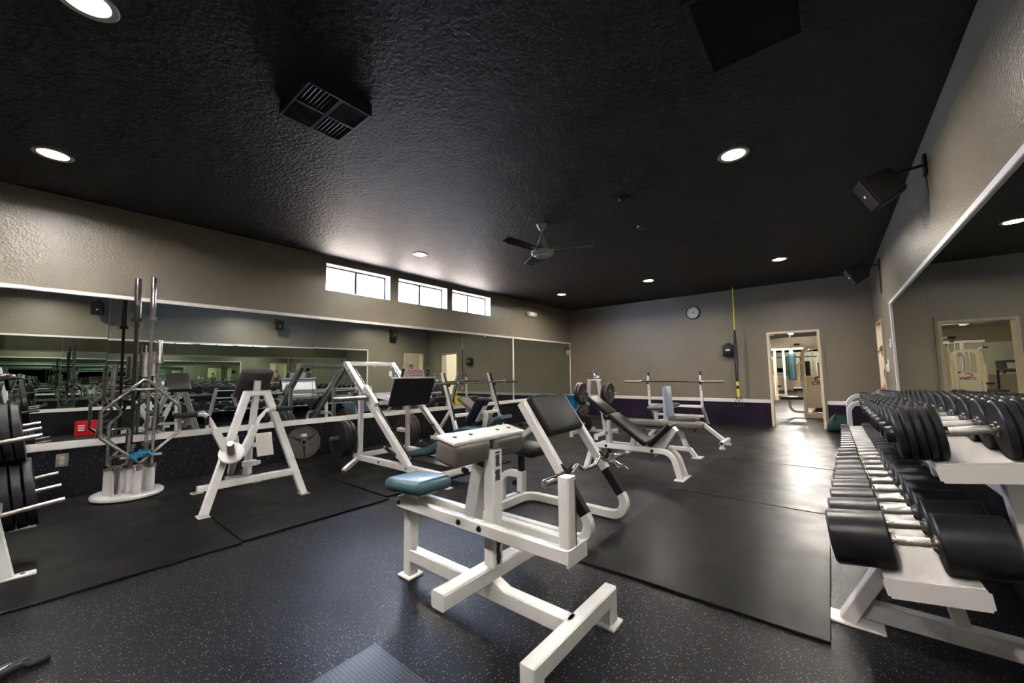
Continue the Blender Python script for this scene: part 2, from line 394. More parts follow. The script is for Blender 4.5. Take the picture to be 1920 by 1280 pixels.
LL = ['mirror panel on left wall nearest the viewer, out at the frame edge', 'left wall mirror panel behind the plate tree at the photo edge', 'left wall mirror panel behind the bar holder and lever row machine', 'left wall mirror panel behind the leg press', 'left wall mirror panel behind the incline press bench', 'left wall mirror panel between white uprights in the far corner']
TL = [(0, 0), (.0012, .0008), (-.0006, -.0006), (.0006, .0004), (0, .0003), (-.0006, 0)]
for (a, b), l, t in zip(LM, LL, TL): mirror('wall_mirror', XL, 1, a, b, .541, 1.967, t, l)
RM = [(-2.2, .297), (.303, 2.497), (2.503, 4.704), (4.71, 7.08)]
RL = ['right wall mirror panel beside the viewer, seen only in the left mirror', 'right wall mirror panel above the near end of the dumbbell rack', 'right wall mirror panel reflecting the doorway, above the dumbbell rack', 'right wall mirror panel at its far end beside the white wall switches']
for (a, b), l in zip(RM, RL): mirror('wall_mirror', XR, -1, a, b, .541, 1.983, (0, 0), l)
# windows
for i, (a, b) in enumerate(WIN):
    bm = B(); x0 = XL-.2
    for q in ((a, a+.012, WZ0, WZ1), (b-.012, b, WZ0, WZ1), (a+.012, b-.012, WZ0, WZ0+.012), (a+.012, b-.012, WZ1-.012, WZ1)): box(bm, x0, XL+.002, *q)
    wn = struct(add('window_%d' % (i+1), bm, 'trim', smooth=0)); wn['label'] = ['clerestory window nearest the viewer', 'middle clerestory window', 'farthest clerestory window'][i]
    bm = B(); mid = (a+b)/2; fx0, fx1 = x0+.02, x0+.055
    for q in ((a+.012, a+.035, WZ0+.012, WZ1-.012), (b-.035, b-.012, WZ0+.012, WZ1-.012), (a+.035, b-.035, WZ0+.012, WZ0+.03), (a+.035, b-.035, WZ1-.035, WZ1-.012)): box(bm, fx0, fx1, *q)
    add('window_frame', bm, 'alum', wn, 0)
    bm = B(); box(bm, fx0-.004, fx1+.004, mid-.02, mid+.02, WZ0+.012, WZ1-.012); add('mullion', bm, 'alum', wn, 0)
    for (p, q) in ((a+.035, mid-.02), (mid+.02, b-.035)):
        bm = B(); box(bm, x0+.034, x0+.038, p, q, WZ0+.03, WZ1-.035); add('pane', bm, 'glass', wn, 0)
# door frames
bm = B(); y0, y1 = YF-.012, YF+.212
box(bm, -1.0, DX0+.008, y0, y1, 0, DZ+.035); box(bm, DX1-.008, DX1+.035, y0, y1, 0, DZ+.035); box(bm, DX0+.008, DX1-.008, y0, y1, DZ-.008, DZ+.035)
struct(add('door_1', bm, 'cream', smooth=0))['label'] = 'cream door frame in the far wall'
bm = B(); box(bm, DX1+.036, DX1+.075, YF-.03, YF, 0, 2.02); struct(add('trim_10', bm, 'wall', smooth=0))
bm = B(); x0, x1 = XR-.006, XR+.206
box(bm, x0, x1, RY0, RY0+.03, 0, RZ); box(bm, x0, x1, RY1-.03, RY1, 0, RZ); box(bm, x0, x1, RY0+.03, RY1-.03, RZ-.03, RZ)
struct(add('door_2', bm, 'cream', smooth=0))['label'] = 'cream door frame at the far end of the right wall'
# outdoors
bm = B(); box(bm, -45, XL-.2, -25, 35, -.4, -.3); g = struct(add('ground_outside', bm, 'ground', smooth=0)); g['label'] = 'sunlit pale concrete ground outside the windows'

# ================================================================== CEILING THINGS
def downlight(x, y, label, z=ZC, watt=None, col=(1, .925, .83)):
    t = thing('ceiling_downlight', label, 'ceiling light', (x, y, z), 'recessed ceiling downlights')
    bm = B(); lathe(bm, (x, y, z-.0005), (0, 0, -1), [(.088, 0), (.118, 0), (.112, .007), (.088, .004)], 32, close=False); add('trim_ring', bm, 'grey', t, 50)
    bm = B(); lathe(bm, (x, y, z-.0008), (0, 0, -1), [(.087, 0), (.085, .002), (0, .004)], 28); add('lens', bm, 'lens', t, 50)
    ld = bpy.data.lights.new('lamp', 'AREA'); ld.shape = 'DISK'; ld.size = .16; ld.energy = watt or LAMP_W; ld.color = col; ld.spread = math.radians(163)
    lo = bpy.data.objects.new('lamp', ld); COL.objects.link(lo); lo.parent = t; lo.location = (0, 0, -.008)
    return t
cool = (1, .95, .94)
for x, y, l, c in [(-4.73, -.01, 'recessed ceiling downlight at upper left above the bar holder', cool), (-2.65, .05, 'recessed ceiling downlight cut by the top edge of the photo', cool), (-.52, .0, 'recessed ceiling downlight overhead beside the viewer', (1, .925, .83)),
                (-4.66, 3.55, 'recessed ceiling downlight in front of the clerestory windows', (1, .925, .83)), (-.517, 3.59, 'largest recessed ceiling downlight at upper right with a starry glare', (1, .92, .82)),
                (-4.663, 7.53, 'recessed ceiling downlight in the far left corner', (1, .92, .82)), (-2.67, 7.55, 'recessed ceiling downlight in the far row above the wall clock', (1, .92, .82)), (-.534, 7.54, 'recessed ceiling downlight in the far row, right of the clock', (1, .92, .82))]:
    downlight(x, y, l, col=c)
# supply vent
vx0, vx1, vy0, vy1, vz = -2.70, -2.26, .915, 1.32, ZC-.085
t = thing('ceiling_vent', 'black boxed ceiling air vent with four louvre fields', 'vent', ((vx0+vx1)/2, (vy0+vy1)/2, ZC))
bm = B(); th = .014
for q in ((vx0, vx1, vy0, vy0+th), (vx0, vx1, vy1-th, vy1), (vx0, vx0+th, vy0+th, vy1-th), (vx1-th, vx1, vy0+th, vy1-th)): box(bm, *q, vz, ZC-.001)
add('housing', bm, 'alum', t, 0)
bm = B(); box(bm, vx0+th, vx1-th, vy0+th, vy1-th, vz+.03, vz+.034); add('backing', bm, 'black', t, 0)
mx, my = (vx0+vx1)/2, (vy0+vy1)/2
bm = B(); box(bm, mx-.012, mx+.012, vy0+th, vy1-th, vz, vz+.02); box(bm, vx0+th, vx1-th, my-.012, my+.012, vz, vz+.02); add('cross_bar', bm, 'black', t, 0)
for qx in (0, 1):
    for qy in (0, 1):
        x0, x1 = (vx0+th, mx-.012) if qx == 0 else (mx+.012, vx1-th); y0, y1 = (vy0+th, my-.012) if qy == 0 else (my+.012, vy1-th)
        bm = B()
        for k in range(7):
            f = (k+.5)/7
            if (qx+qy) % 2 == 0: xx = x0+(x1-x0)*f; rbox(bm, (xx, (y0+y1)/2, vz+.012), (.003, y1-y0, .02), rot=(0, .5, 0), r=0)
            else: yy = y0+(y1-y0)*f; rbox(bm, ((x0+x1)/2, yy, vz+.012), (x1-x0, .003, .02), rot=(.5, 0, 0), r=0)
        add('louvre', bm, 'alum', t, 0)['kind'] = 'stuff'
# return grille
gx0, gx1, gy0, gy1 = -.46, .02, 1.9, 2.5
t = thing('return_grille', 'black slotted return grille on the ceiling at upper right', 'vent', (-.22, 2.2, ZC))
bm = B()
for q in ((gx0, gx1, gy0, gy0+.03), (gx0, gx1, gy1-.03, gy1), (gx0, gx0+.03, gy0+.03, gy1-.03), (gx1-.03, gx1, gy0+.03, gy1-.03)): box(bm, *q, ZC-.015, ZC-.0005)
add('grille_frame', bm, 'ceil', t, 0)
bm = B()
for k in range(26): y = gy0+.04+k*(gy1-gy0-.08)/25; rbox(bm, ((gx0+gx1)/2, y, ZC-.008), (gx1-gx0-.06, .003, .012), rot=(.5, 0, 0), r=0)
add('slats', bm, 'ceil', t, 0)['kind'] = 'stuff'
# fan
def fan(x, y, z, label, blade_m, n, ph):
    t = thing('ceiling_fan', label, 'ceiling fan', (x, y, z))
    bm = B(); lathe(bm, (x, y, z-.0005), (0, 0, -1), [(.068, 0), (.066, .012), (.035, .07), (.018, .078)], 24); add('canopy', bm, 'fan', t)
    bm = B(); rod(bm, (x, y, z-.07), (x, y, z-.17), .011); add('downrod', bm, 'fan', t)
    bm = B(); lathe(bm, (x, y, z-.15), (0, 0, -1), [(.028, 0), (.034, .02), (.06, .09), (.1, .16), (.134, .185), (.136, .215), (.115, .235), (.1, .238)], 28); add('motor_housing', bm, 'fan', t)
    bm = B(); lathe(bm, (x, y, z-.386), (0, 0, -1), [(.1, 0), (.085, .014), (.0, .022)], 28); add('bottom_cap', bm, 'wplas', t)
    for k in range(n):
        a = ph+2*PI*k/n; d = V((math.cos(a), math.sin(a), 0)); s = V((-d.y, d.x, 0)); p0 = V((x, y, z-.325))
        bm = B(); rbox(bm, p0+d*.38, (.46, .12, .006), ax=(d, (s+V((0, 0, .18))).normalized(), d.cross((s+V((0, 0, .18))).normalized())), r=.002, seg=1)
        b = add('blade', bm, blade_m, t); bm = B(); rbox(bm, p0+d*.155, (.10, .03, .006), ax=(d, s, (0, 0, 1)), r=.001, seg=1); add('blade_iron', bm, 'fan', b)
fan(-2.605, 3.791, ZC, 'white ceiling fan hanging from the black ceiling of the weight room', 'alum', 3, .4)
t = thing('smoke_detector', 'small dark round smoke detector beside the ceiling fan', 'detector', (-1.541, 3.746, ZC))
bm = B(); lathe(bm, (-1.541, 3.746, ZC-.0005), (0, 0, -1), [(.06, 0), (.06, .02), (.045, .035), (0, .038)], 24); add('body', bm, 'alum', t)
bm = B(); lathe(bm, (-1.541, 3.746, ZC-.038), (0, 0, -1), [(.02, 0), (.018, .006), (0, .007)], 16); add('sensor_cap', bm, 'black', t)
tag(center(add('ceiling_sensor', lathe(B(), (-1.697, 4.674, ZC-.0005), (0, 0, -1), [(.075, 0), (.072, .012), (.05, .02), (0, .02)], 26), 'alum')), 'flat dark ceiling disc beyond the smoke detector', 'sensor')

# ================================================================== WALL THINGS
t = thing('wall_clock', 'round black-rimmed wall clock high on the far wall', 'clock', (-2.415, YF, 2.512))
c = V((-2.415, YF, 2.512))
bm = B(); lathe(bm, c, (0, -1, 0), [(.15, .0), (.15, .035), (.143, .042), (.132, .04), (.132, .02)], 40, close=False); add('rim', bm, 'black', t)
bm = B(); lathe(bm, c, (0, -1, 0), [(.133, .002), (.133, .02), (0, .0205)], 36); add('dial', bm, 'dial', t)
bm = B()
for k in range(12):
    a = k*PI/6; d = V((math.sin(a), 0, math.cos(a))); rbox(bm, c+d*.105+V((0, -.022, 0)), (.014, .002, .026 if k % 3 == 0 else .018), ax=(V((math.cos(a), 0, -math.sin(a))), (0, 1, 0), d), r=0)
add('hour_marks', bm, 'black', t, 0)['kind'] = 'stuff'
for nm, a, l, wd in (('hour_hand', .72, .07, .012), ('minute_hand', 2.15, .1, .008)):
    d = V((math.sin(a), 0, math.cos(a))); bm = B(); rbox(bm, c+d*l*.42+V((0, -.026, 0)), (wd, .002, l*1.15), ax=(V((math.cos(a), 0, -math.sin(a))), (0, 1, 0), d), r=0); add(nm, bm, 'black', t, 0)
t = thing('wipe_dispenser', 'black wall dispenser with a white oval badge beside the hanging strap', 'dispenser', (-1.712, YF, 1.46))
bm = B(); rbox(bm, (-1.712, YF-.075, 1.585), (.215, .15, .25), r=.02, seg=2); add('body', bm, 'black', t)
bm = B(); lathe(bm, (-1.712, YF-.075, 1.70), (0, 0, 1), [(.075, 0), (.07, .03), (.04, .05), (.0, .055)], 20); add('lid', bm, 'black', t)
bm = B(); lathe(bm, (0, 0, 0), (0, -1, 0), [(.02, 0), (.018, .003), (0, .003)], 24)
for v in bm.verts: v.co = V((v.co.x*2.6, v.co.y, v.co.z))+V((-1.712, YF-.15, 1.60))
add('badge', bm, 'wplas', t)
t = thing('suspension_strap', 'yellow and black suspension strap hanging before the far wall', 'strap', (-1.53, 9.43, ZC))
bm = B(); beam(bm, (-1.53, 9.43, ZC), (-1.542, 9.43, 2.0), .022, .004, side=(1, 0, 0), c=.001); add('upper_webbing', bm, 'yel', t)
bm = B()
for s in (-1, 1): sweep(bm, [(-1.542, 9.43+.004*s, 2.02), (-1.542+s*.012, 9.43+s*.006, 1.85), (-1.544+s*.022, 9.43+s*.01, 1.45), (-1.548+s*.014, 9.43+s*.006, .92)], rectp(.03, .006, .001), side=(1, 0, 0))
add('black_webbing', bm, 'grip', t)
bm = B()
for s in (-1, 1): beam(bm, (-1.548+s*.01, 9.43+s*.006, .92), (-1.54+s*.012, 9.43, .6), .022, .005, side=(1, 0, 0), c=.001)
add('lower_webbing', bm, 'yel', t)
bm = B(); rbox(bm, (-1.545, 9.43, .80), (.045, .03, .07), r=.008); add('buckle', bm, 'black', t)
for s in (-1, 1):
    c0 = V((-1.535+s*.03, 9.43+s*.03, .6)); bm = B(); tube(bm, [c0, c0+V((-.06, 0, -.2))], .005); tube(bm, [c0, c0+V((.06, 0, -.2))], .005); hd = add('handle', bm, 'black', t)
    bm = B(); rod(bm, c0+V((-.066, 0, -.2)), c0+V((.066, 0, -.2)), .016); add('grip', bm, 'grip', hd)
t = thing('emergency_light', 'white twin-head emergency light on the left wall near the far corner', 'emergency light', (XL, 7.74, 2.55))
bm = B(); rbox(bm, (XL+.04, 7.74, 2.615), (.08, .26, .105), r=.012); add('body', bm, 'wplas', t)
for s in (-1, 1): bm = B(); lathe(bm, (XL+.075, 7.74+s*.155, 2.615), (1, s*.25, -.2), [(.035, -.06), (.05, 0), (.048, .02), (0, .024)], 20); add('lamp_head', bm, 'grey' if s < 0 else 'wplas', t)
bm = B(); box(bm, XL+.0805, XL+.083, 7.68, 7.75, 2.572, 2.585); add('red_indicator', bm, 'red', t, 0)
t = thing('notice', 'white paper notice fixed to the far left mirror edge', 'notice', (XL+.02, 9.49, 1.65))
bm = B(); box(bm, XL+.0235, XL+.026, 9.37, 9.61, 1.65, 1.865); add('sheet', bm, 'paper', t, 0)
bm = B(); box(bm, XL+.0262, XL+.0272, 9.39, 9.59, 1.81, 1.838); add('printed_bar', bm, 'black', t, 0)
t = thing('power_outlet', 'steel duplex power outlet low on the flecked left wainscot', 'outlet', (XL+.014, .208, .31))
bm = B(); rbox(bm, (XL+.017, .208, .365), (.006, .082, .118), r=.002, seg=1); add('cover_plate', bm, 'steel', t)
for z in (.342, .388): bm = B(); lathe(bm, (XL+.02, .208, z), (1, 0, 0), [(.017, 0), (.017, .002), (0, .002)], 18); add('socket', bm, 'cream', t)
t = thing('thermostat', 'small white wall control beside the right mirror end', 'control', (XR, 7.38, 1.44))
bm = B(); rbox(bm, (XR-.012, 7.38, 1.49), (.024, .09, .115), r=.006); add('body', bm, 'wplas', t)
bm = B(); box(bm, XR-.026, XR-.024, 7.35, 7.41, 1.5, 1.53); add('display', bm, 'grey', t, 0)
def plate(y0, y1, z0, z1, label, n):
    t = thing('switch_plate', label, 'switch', (XR, (y0+y1)/2, z0), 'white switch plates')
    bm = B(); rbox(bm, (XR-.004, (y0+y1)/2, (z0+z1)/2), (.008, y1-y0, z1-z0), r=.002, seg=1); add('cover_plate', bm, 'wplas', t)
    for k in range(n): y = y0+(k+.5)*(y1-y0)/n; bm = B(); rbox(bm, (XR-.011, y, (z0+z1)/2), (.01, .012, .03), rot=(0, .2, 0), r=.001, seg=1); add('toggle', bm, 'wplas', t)
plate(7.95, 8.06, 1.10, 1.285, 'tall white switch plate between the right mirror and the passage door', 2)
plate(8.20, 8.30, 1.10, 1.215, 'small white switch plate nearest the passage door', 1)
def speaker(x, y, z, face, label, full=True):
    t = thing('loudspeaker', label, 'loudspeaker', (x, y, z), 'wall loudspeakers')
    f = V(face).normalized(); s = f.cross(V((0, 0, 1))).normalized(); u = s.cross(f); c = V((x, y, z))
    bm = B(); a = []; b = []
    for (p, q) in ((-.1, -.135), (.1, -.135), (.1, .135), (-.1, .135)):
        a.append(bm.verts.new(c+s*p+u*q+f*.09)); b.append(bm.verts.new(c+s*p*.78+u*q*.80-f*.12))
    bm.faces.new(a); bm.faces.new(list(reversed(b)))
    for i in range(4): j = (i+1) % 4; bm.faces.new((a[i], b[i], b[j], a[j]))
    bmesh.ops.bevel(bm, geom=list(bm.edges), offset=.014, segments=2, affect='EDGES'); add('cabinet', bm, 'spk', t)
    bm = B(); rbox(bm, c+f*.093, (.18, .25, .012), ax=(s, u, f), r=.005, seg=1); add('grille', bm, 'spk', t)
    bm = B(); rbox(bm, c+f*.1005, (.02, .022, .003), ax=(s, u, f), r=0); add('badge', bm, 'wplas', t, 0)
    bm = B(); tube(bm, [c-f*.09, c-f*.14+V((0, 0, .05)), V((XR-.02, y+.02, z+.12))], .011, .03); add('bracket_arm', bm, 'black', t)
    bm = B(); rbox(bm, (XR-.01, y+.02, z+.12), (.02, .07, .16), r=.004, seg=1); add('wall_plate', bm, 'black', t)
speaker(.396, 4.26, 2.59, (-.88, -.15, -.44), 'large black loudspeaker bracketed high on the right wall, nearest in view')
speaker(.40, 7.95, 2.60, (-.88, -.15, -.44), 'smaller-looking black loudspeaker high on the right wall near the far corner')
speaker(.40, .74, 2.62, (-.88, -.15, -.44), 'black loudspeaker beside the viewer, seen only in the near left mirror')

# ================================================================== FLOOR MATS
def floormat(x0, x1, y0, y1, label, th=.014, mt='mat'):
    bm = B(); rbox(bm, ((x0+x1)/2, (y0+y1)/2, th/2), (x1-x0, y1-y0, th), r=.003, seg=1)
    return tag(center(add('floor_mat', bm, mt)), label, 'mat', 'rubber floor mats')
floormat(-1.255, -.07, 2.14, 3.95, 'smooth black rubber mat nearest the viewer beside the dumbbell rack')
floormat(-1.228, -.05, 3.968, 5.735, 'middle of the three black rubber mats beside the dumbbell rack')
floormat(-1.07, .02, 5.755, 7.5, 'farthest black rubber mat beside the dumbbell rack')
floormat(-5.02, -3.17, -.25, .955, 'black rubber mat under the left plate tree and bar holder')
floormat(-5.06, -3.20, .967, 2.115, 'black rubber mat under the lever row machine')
floormat(-4.485, -3.27, 2.14, 3.96, 'black rubber mat under the front of the leg press')
floormat(-5.72, -4.50, 2.13, 3.96, 'black rubber mat under the leg press along the mirror wall')
floormat(-1.56, -.95, .0, .975, 'small diamond-textured black mat at the bottom edge of the photo', .008, 'gridmat')
t = thing('pull_bar', 'black bar attachment with chrome strip lying on the floor at bottom left', 'pull bar', (-2.52, .0, 0))
bm = B(); tube(bm, [(-2.44, -.12, .02), (-2.505, -.01, .02), (-2.52, .03, .02)], .016, .02); add('bar', bm, 'black', t)
bm = B(); tube(bm, [(-2.52, .03, .018), (-2.50, .055, .016), (-2.525, .10, .012)], .012, .02); add('hook', bm, 'black', t)
bm = B(); rbox(bm, (-2.565, .0, .015), (.03, .1, .02), rot=(0, 0, .5), r=.004); add('metal_strip', bm, 'chrome', t)

# ================================================================== SEATED CALF RAISE (foreground)
yc = 1.42
t = thing('seated_calf_raise', 'white calf raise machine with teal seat and grey thigh pad in the foreground', 'exercise machine', (-1.4, yc, 0))
bm = B(); beam(bm, (-1.925, yc, .012), (-1.925, yc, .47), .062, .062, side=(1, 0, 0)); add('seat_leg', bm, 'dirty', t)
bm = B(); rbox(bm, (-1.925, yc, .006), (.105, .105, .012), r=.003, seg=1); add('foot_plate', bm, 'dirty', t)
bm = B(); beam(bm, (-1.9, yc, .122), (-.86, yc, .122), .06, .068, side=(0, 1, 0)); add('base_beam', bm, 'dirty', t)
bm = B(); bent(bm, [(-.852, yc-.29, .014), (-.852, yc-.29, .122), (-.852, yc+.29, .122), (-.852, yc+.29, .014)], .062, .068, 0.0, side=(1, 0, 0)); add('front_foot_beam', bm, 'dirty', t)
for s in (-1, 1): bm = B(); rbox(bm, (-.852, yc+s*.29, .007), (.10, .10, .014), r=.003, seg=1); add('foot_plate', bm, 'dirty', t)
bm = B(); beam(bm, (-1.31, yc-.32, .205), (-1.31, yc+.32, .205), .08, .07, side=(1, 0, 0), c=.008); add('foot_bar', bm, 'dirty', t)
bm = B(); prism(bm, [(-1.40, yc, .15), (-1.345, yc, .18), (-1.275, yc, .18), (-1.20, yc, .15)], (0, 1, 0), .058); add('gusset', bm, 'dirty', t)
bm = B(); beam(bm, (-1.288, yc, .235), (-1.288, yc, .772), .066, .066, side=(1, 0, 0)); po = add('tall_post', bm, 'dirty', t)
for (z0, z1, o) in ((.25, .38, .0), (.63, .68, .004), (.695, .75, .0), (.755, .765, .002)):
    bm = B(); n = 9; a = [V((-1.2545, yc-.012-o-random.random()*.008, z0+(z1-z0)*i/n)) for i in range(n+1)]; b = [V((-1.2545, yc+.006+o+random.random()*.01, z1-(z1-z0)*i/n)) for i in range(n+1)]
    prism(bm, a+b, (1, 0, 0), .0012); add('paint_chip', bm, 'chip', po, 0)
for s, nm in ((-1, 'near'), (1, 'far')):
    yy = yc+s*.052
    bm = B(); beam(bm, (-1.965, yy, .415), (-.842, yy, .412), .04, .06, side=(0, 1, 0)); ra = add('side_rail', bm, 'dirty', t)
    for x in (-1.945, -1.453, -1.313):
        bm = B(); lathe(bm, (x, yy+s*.02, .415), (0, s, 0), [(.014, 0), (.014, .003), (.009, .004), (.009, .01), (0, .011)], 12); add('bolt', bm, 'dsteel', ra)
bm = B(); rbox(bm, (-.835, yc, .41), (.012, .15, .066), r=.002, seg=1); add('end_plate', bm, 'dirty', t)
bm = B(); beam(bm, (-.858, yc-.03, .385), (-.858, yc-.03, .715), .052, .062, side=(1, 0, 0)); up_ = add('weight_post', bm, 'dirty', t)
bm = B(); box(bm, -.8322, -.8312, yc-.012, yc-.004, .43, .70); add('paint_chip', bm, 'chip', up_, 0)
bm = B(); beam(bm, (-1.43, yc, .40), (-1.362, yc, .69), .08, .062, side=(1, 0, 0)); add('pad_lever', bm, 'dirty', t)
bm = B(); beam(bm, (-1.375, yc, .62), (-1.338, yc, .79), .045, .045, side=(1, 0, 0)); add('sliding_tube', bm, 'dsteel', t)
bm = B(); rbox(bm, (-1.335, yc-.012, .840), (.125, .49, .018), r=.004, seg=1, rot=(0, .2, 0)); tp = add('pad_plate', bm, 'white', t)
for y in (yc-.19, yc-.09, yc+.10, yc+.19): bm = B(); lathe(bm, (-1.335, y-.012, .8493), (.2, 0, 1), [(.010, 0), (.010, .002), (0, .002)], 12); add('bolt_hole', bm, 'chip', tp)
for s in (-1, 1): bm = B(); rbox(bm, (-1.345, yc-.012+s*.127, .782), (.14, .232, .105), r=.024, seg=4, rot=(0, .2, 0)); add('thigh_pad', bm, 'gvinyl', t)
bm = B(); rbox(bm, (-1.865, yc, .521), (.33, .245, .075), r=.034, seg=4, rot=(0, -.06, .0)); add('seat', bm, 'tvinyl', t)
bm = B(); rbox(bm, (-1.87, yc, .474), (.22, .12, .016), r=.003, seg=1, rot=(0, -.06, 0)); add('seat_plate', bm, 'white', t)
bm = B(); lathe(bm, (-1.36, yc+.075, .73), (0, 1, 0), [(.02, 0), (.022, .02), (.012, .03), (.0, .032)], 12); add('adjustment_knob', bm, 'black', t)

# ================================================================== PREACHER CURL BENCH
yc = 2.63; ya, yb = 2.345, 2.915
t = thing('preacher_curl_bench', 'white preacher curl bench with large black arm pad', 'exercise bench', (-1.75, yc, 0))
bm = B(); bent(bm, [(-1.825, ya, .915), (-1.19, ya, .036), (-2.2, ya, .036), (-2.2, yb, .036), (-1.19, yb, .036), (-1.825, yb, .915)], .052, .066, [.1, .11, .11, .1], side=(0, 1, 0), n=8); add('tube_frame', bm, 'dirty', t)
d = V((.53, 0, -.73)).normalized(); nrm = V((d.z*-1, 0, d.x)); 
bm = B(); rbox(bm, (-1.715, yc, .815), (.33, .50, .075), ax=(d, (0, 1, 0), nrm), r=.03, seg=4); add('arm_pad', bm, 'vinyl', t)
bm = B(); beam(bm, (-1.79, ya+.03, .875), (-1.79, yb-.03, .875), .04, .03, side=(1, 0, 0)); beam(bm, (-1.70, ya+.03, .72), (-1.70, yb-.03, .72), .04, .03, side=(1, 0, 0)); add('cross_brace', bm, 'white', t)
for y in (ya, yb):
    p = V((-1.19-.635*.385, y, .036+.879*.385)); q = V((-1.19-.635*.19, y, .036+.879*.19))
    bm = B(); beam(bm, p, q, .056, .070, side=(0, 1, 0)); add('guard_sleeve', bm, 'vinyl', t)
    p = V((-1.487, y, .447))
    bm = B(); prism(bm, [p+V((.0, 0, .06)), p+V((.055, 0, .03)), p+V((.075, 0, .06)), p+V((.09, 0, .03)), p+V((.05, 0, -.03)), p+V((.01, 0, -.005))], (0, 1, 0), .02); add('bar_hook', bm, 'dsteel', t)
bm = B(); bent(bm, [(-2.275, yc, .03), (-2.275, yc, .292), (-2.03, yc, .292)], .05, .055, .11, side=(0, 1, 0), n=7); add('seat_arch', bm, 'white', t)
bm = B(); beam(bm, (-2.062, yc, .155), (-2.062, yc, .322), .06, .06, side=(1, 0, 0)); add('seat_sleeve', bm, 'white', t)
bm = B(); beam(bm, (-2.275, ya+.1, .036), (-2.275, yb-.1, .036), .05, .06, side=(1, 0, 0)); beam(bm, (-2.275, yc, .036), (-2.2, yc, .036), .05, .05); add('rear_foot', bm, 'white', t)
bm = B(); beam(bm, (-2.062, yc, .30), (-2.062, yc, .48), .046, .046, side=(1, 0, 0)); add('seat_post', bm, 'black', t)
bm = B(); rbox(bm, (-2.01, yc, .517), (.34, .30, .072), r=.03, seg=3, rot=(0, .08, 0)); add('seat', bm, 'vinyl', t)
bm = B(); lathe(bm, (-2.09, yc, .215), (-1, 0, 0), [(.008, 0), (.008, .03), (.022, .035), (.026, .05), (.02, .06), (0, .062)], 10); add('adjustment_knob', bm, 'black', t)
bm = B(); beam(bm, (-1.80, yc, .78), (-2.10, yc, .57), .045, .045); add('rear_strut', bm, 'white', t)
bm = B(); rod(bm, (-1.90, yc, .72), (-2.06, yc, .70), .008); lathe(bm, (-2.05, yc, .70), (-1, 0, .12), [(.018, 0), (.02, .02), (0, .024)], 10); add('pull_pin', bm, 'dsteel', t)
# EZ curl bar on it
bx, bz = -1.422, .446
t = thing('ez_curl_bar', 'chrome zigzag curl bar resting across the preacher curl bench', 'barbell', (bx, 2.625, bz))
pts = [(bx, 2.24, bz), (bx, 2.37, bz), (bx-.0, 2.45, bz+.045), (bx, 2.53, bz-.005), (bx, 2.72, bz-.005), (bx, 2.80, bz+.045), (bx, 2.88, bz), (bx, 3.01, bz)]
bm = B(); tube(bm, pts, .0145, .03); add('shaft', bm, 'chrome', t)
for s, y in ((-1, 2.25), (1, 3.0)):
    bm = B(); lathe(bm, (bx, y, bz), (0, s, 0), [(.036, -.012), (.036, .0), (.027, .002), (.027, .205), (.024, .21), (0, .21)], 24); add('sleeve', bm, 'chrome', t)
    bm = B(); lathe(bm, (bx, y, bz), (0, s, 0), [(.028, .02), (.033, .022), (.033, .045), (.028, .047)], 20, close=False); cl = add('spring_clip', bm, 'chrome', t)
    bm = B(); c = V((bx, y+s*.03, bz-.028)); tube(bm, [c, c+V((.04, 0, -.05)), c+V((.09, s*.02, -.035)), c+V((.12, s*.02, -.055))], .005, .02); tube(bm, [c+V((0, s*.02, 0)), c+V((.05, s*.03, -.03)), c+V((.10, s*.05, -.02))], .005, .02); add('clip_handle', bm, 'chrome', cl)

# ================================================================== INCLINE BENCH (black, centre right)
yc = 4.43
t = thing('incline_bench', 'white incline bench with black back pad and raised black seat', 'exercise bench', (-1.8, yc, 0))
for s in (-1, 1):
    bm = B(); bent(bm, [(-2.36, yc+s*.14, .01), (-2.30, yc+s*.07, .272), (-1.37, yc+s*.07, .272), (-1.29, yc+s*.085, .01)], .05, .06, .13, side=(0, 1, 0), n=8); add('side_tube', bm, 'white', t)
bm = B(); rbox(bm, (-1.29, yc, .006), (.10, .31, .012), r=.003, seg=1); add('foot_plate', bm, 'white', t)
for s in (-1, 1): bm = B(); rbox(bm, (-2.36, yc+s*.14, .006), (.07, .08, .012), r=.003, seg=1); add('foot_plate', bm, 'white', t)
bm = B(); beam(bm, (-2.12, yc, .17), (-2.12, yc, .30), .045, .045, side=(1, 0, 0)); add('lower_tube', bm, 'black', t)
bm = B(); beam(bm, (-2.12, yc, .25), (-2.12, yc, .46), .062, .062, side=(1, 0, 0)); add('adjuster_sleeve', bm, 'white', t)
bm = B(); beam(bm, (-2.12, yc, .44), (-2.12, yc, .56), .045, .045, side=(1, 0, 0)); add('adjuster_post', bm, 'white', t)
bm = B(); lathe(bm, (-2.12, yc-.03, .42), (0, -1, 0), [(.008, 0), (.008, .03), (.018, .035), (.018, .05), (0, .052)], 12); add('adjuster_pin', bm, 'chrome', t)
d = V((-.70, 0, .49)).normalized(); n_ = V((.49, 0, .70)).normalized()
A0 = V((-1.635, yc, .335))
bm = B(); beam(bm, A0-n_*.045, A0+d*.80-n_*.045, .05, .04, side=(0, 1, 0)); add('back_frame', bm, 'white', t)
bm = B(); rbox(bm, A0+d*.265, (.53, .28, .06), ax=(d, (0, 1, 0), n_*-1), r=.022, seg=3); add('back_pad', bm, 'vinyl', t)
bm = B(); rbox(bm, A0+d*.70, (.33, .26, .058), ax=(d, (0, 1, 0), n_*-1), r=.022, seg=3); add('head_pad', bm, 'vinyl', t)
bm = B(); beam(bm, (-1.83, yc, .28), (-1.80, yc, .42), .06, .05, side=(1, 0, 0)); add('back_support', bm, 'white', t)
sd_ = V((.234, 0, .243)).normalized(); sn = V((-.243, 0, .234)).normalized()
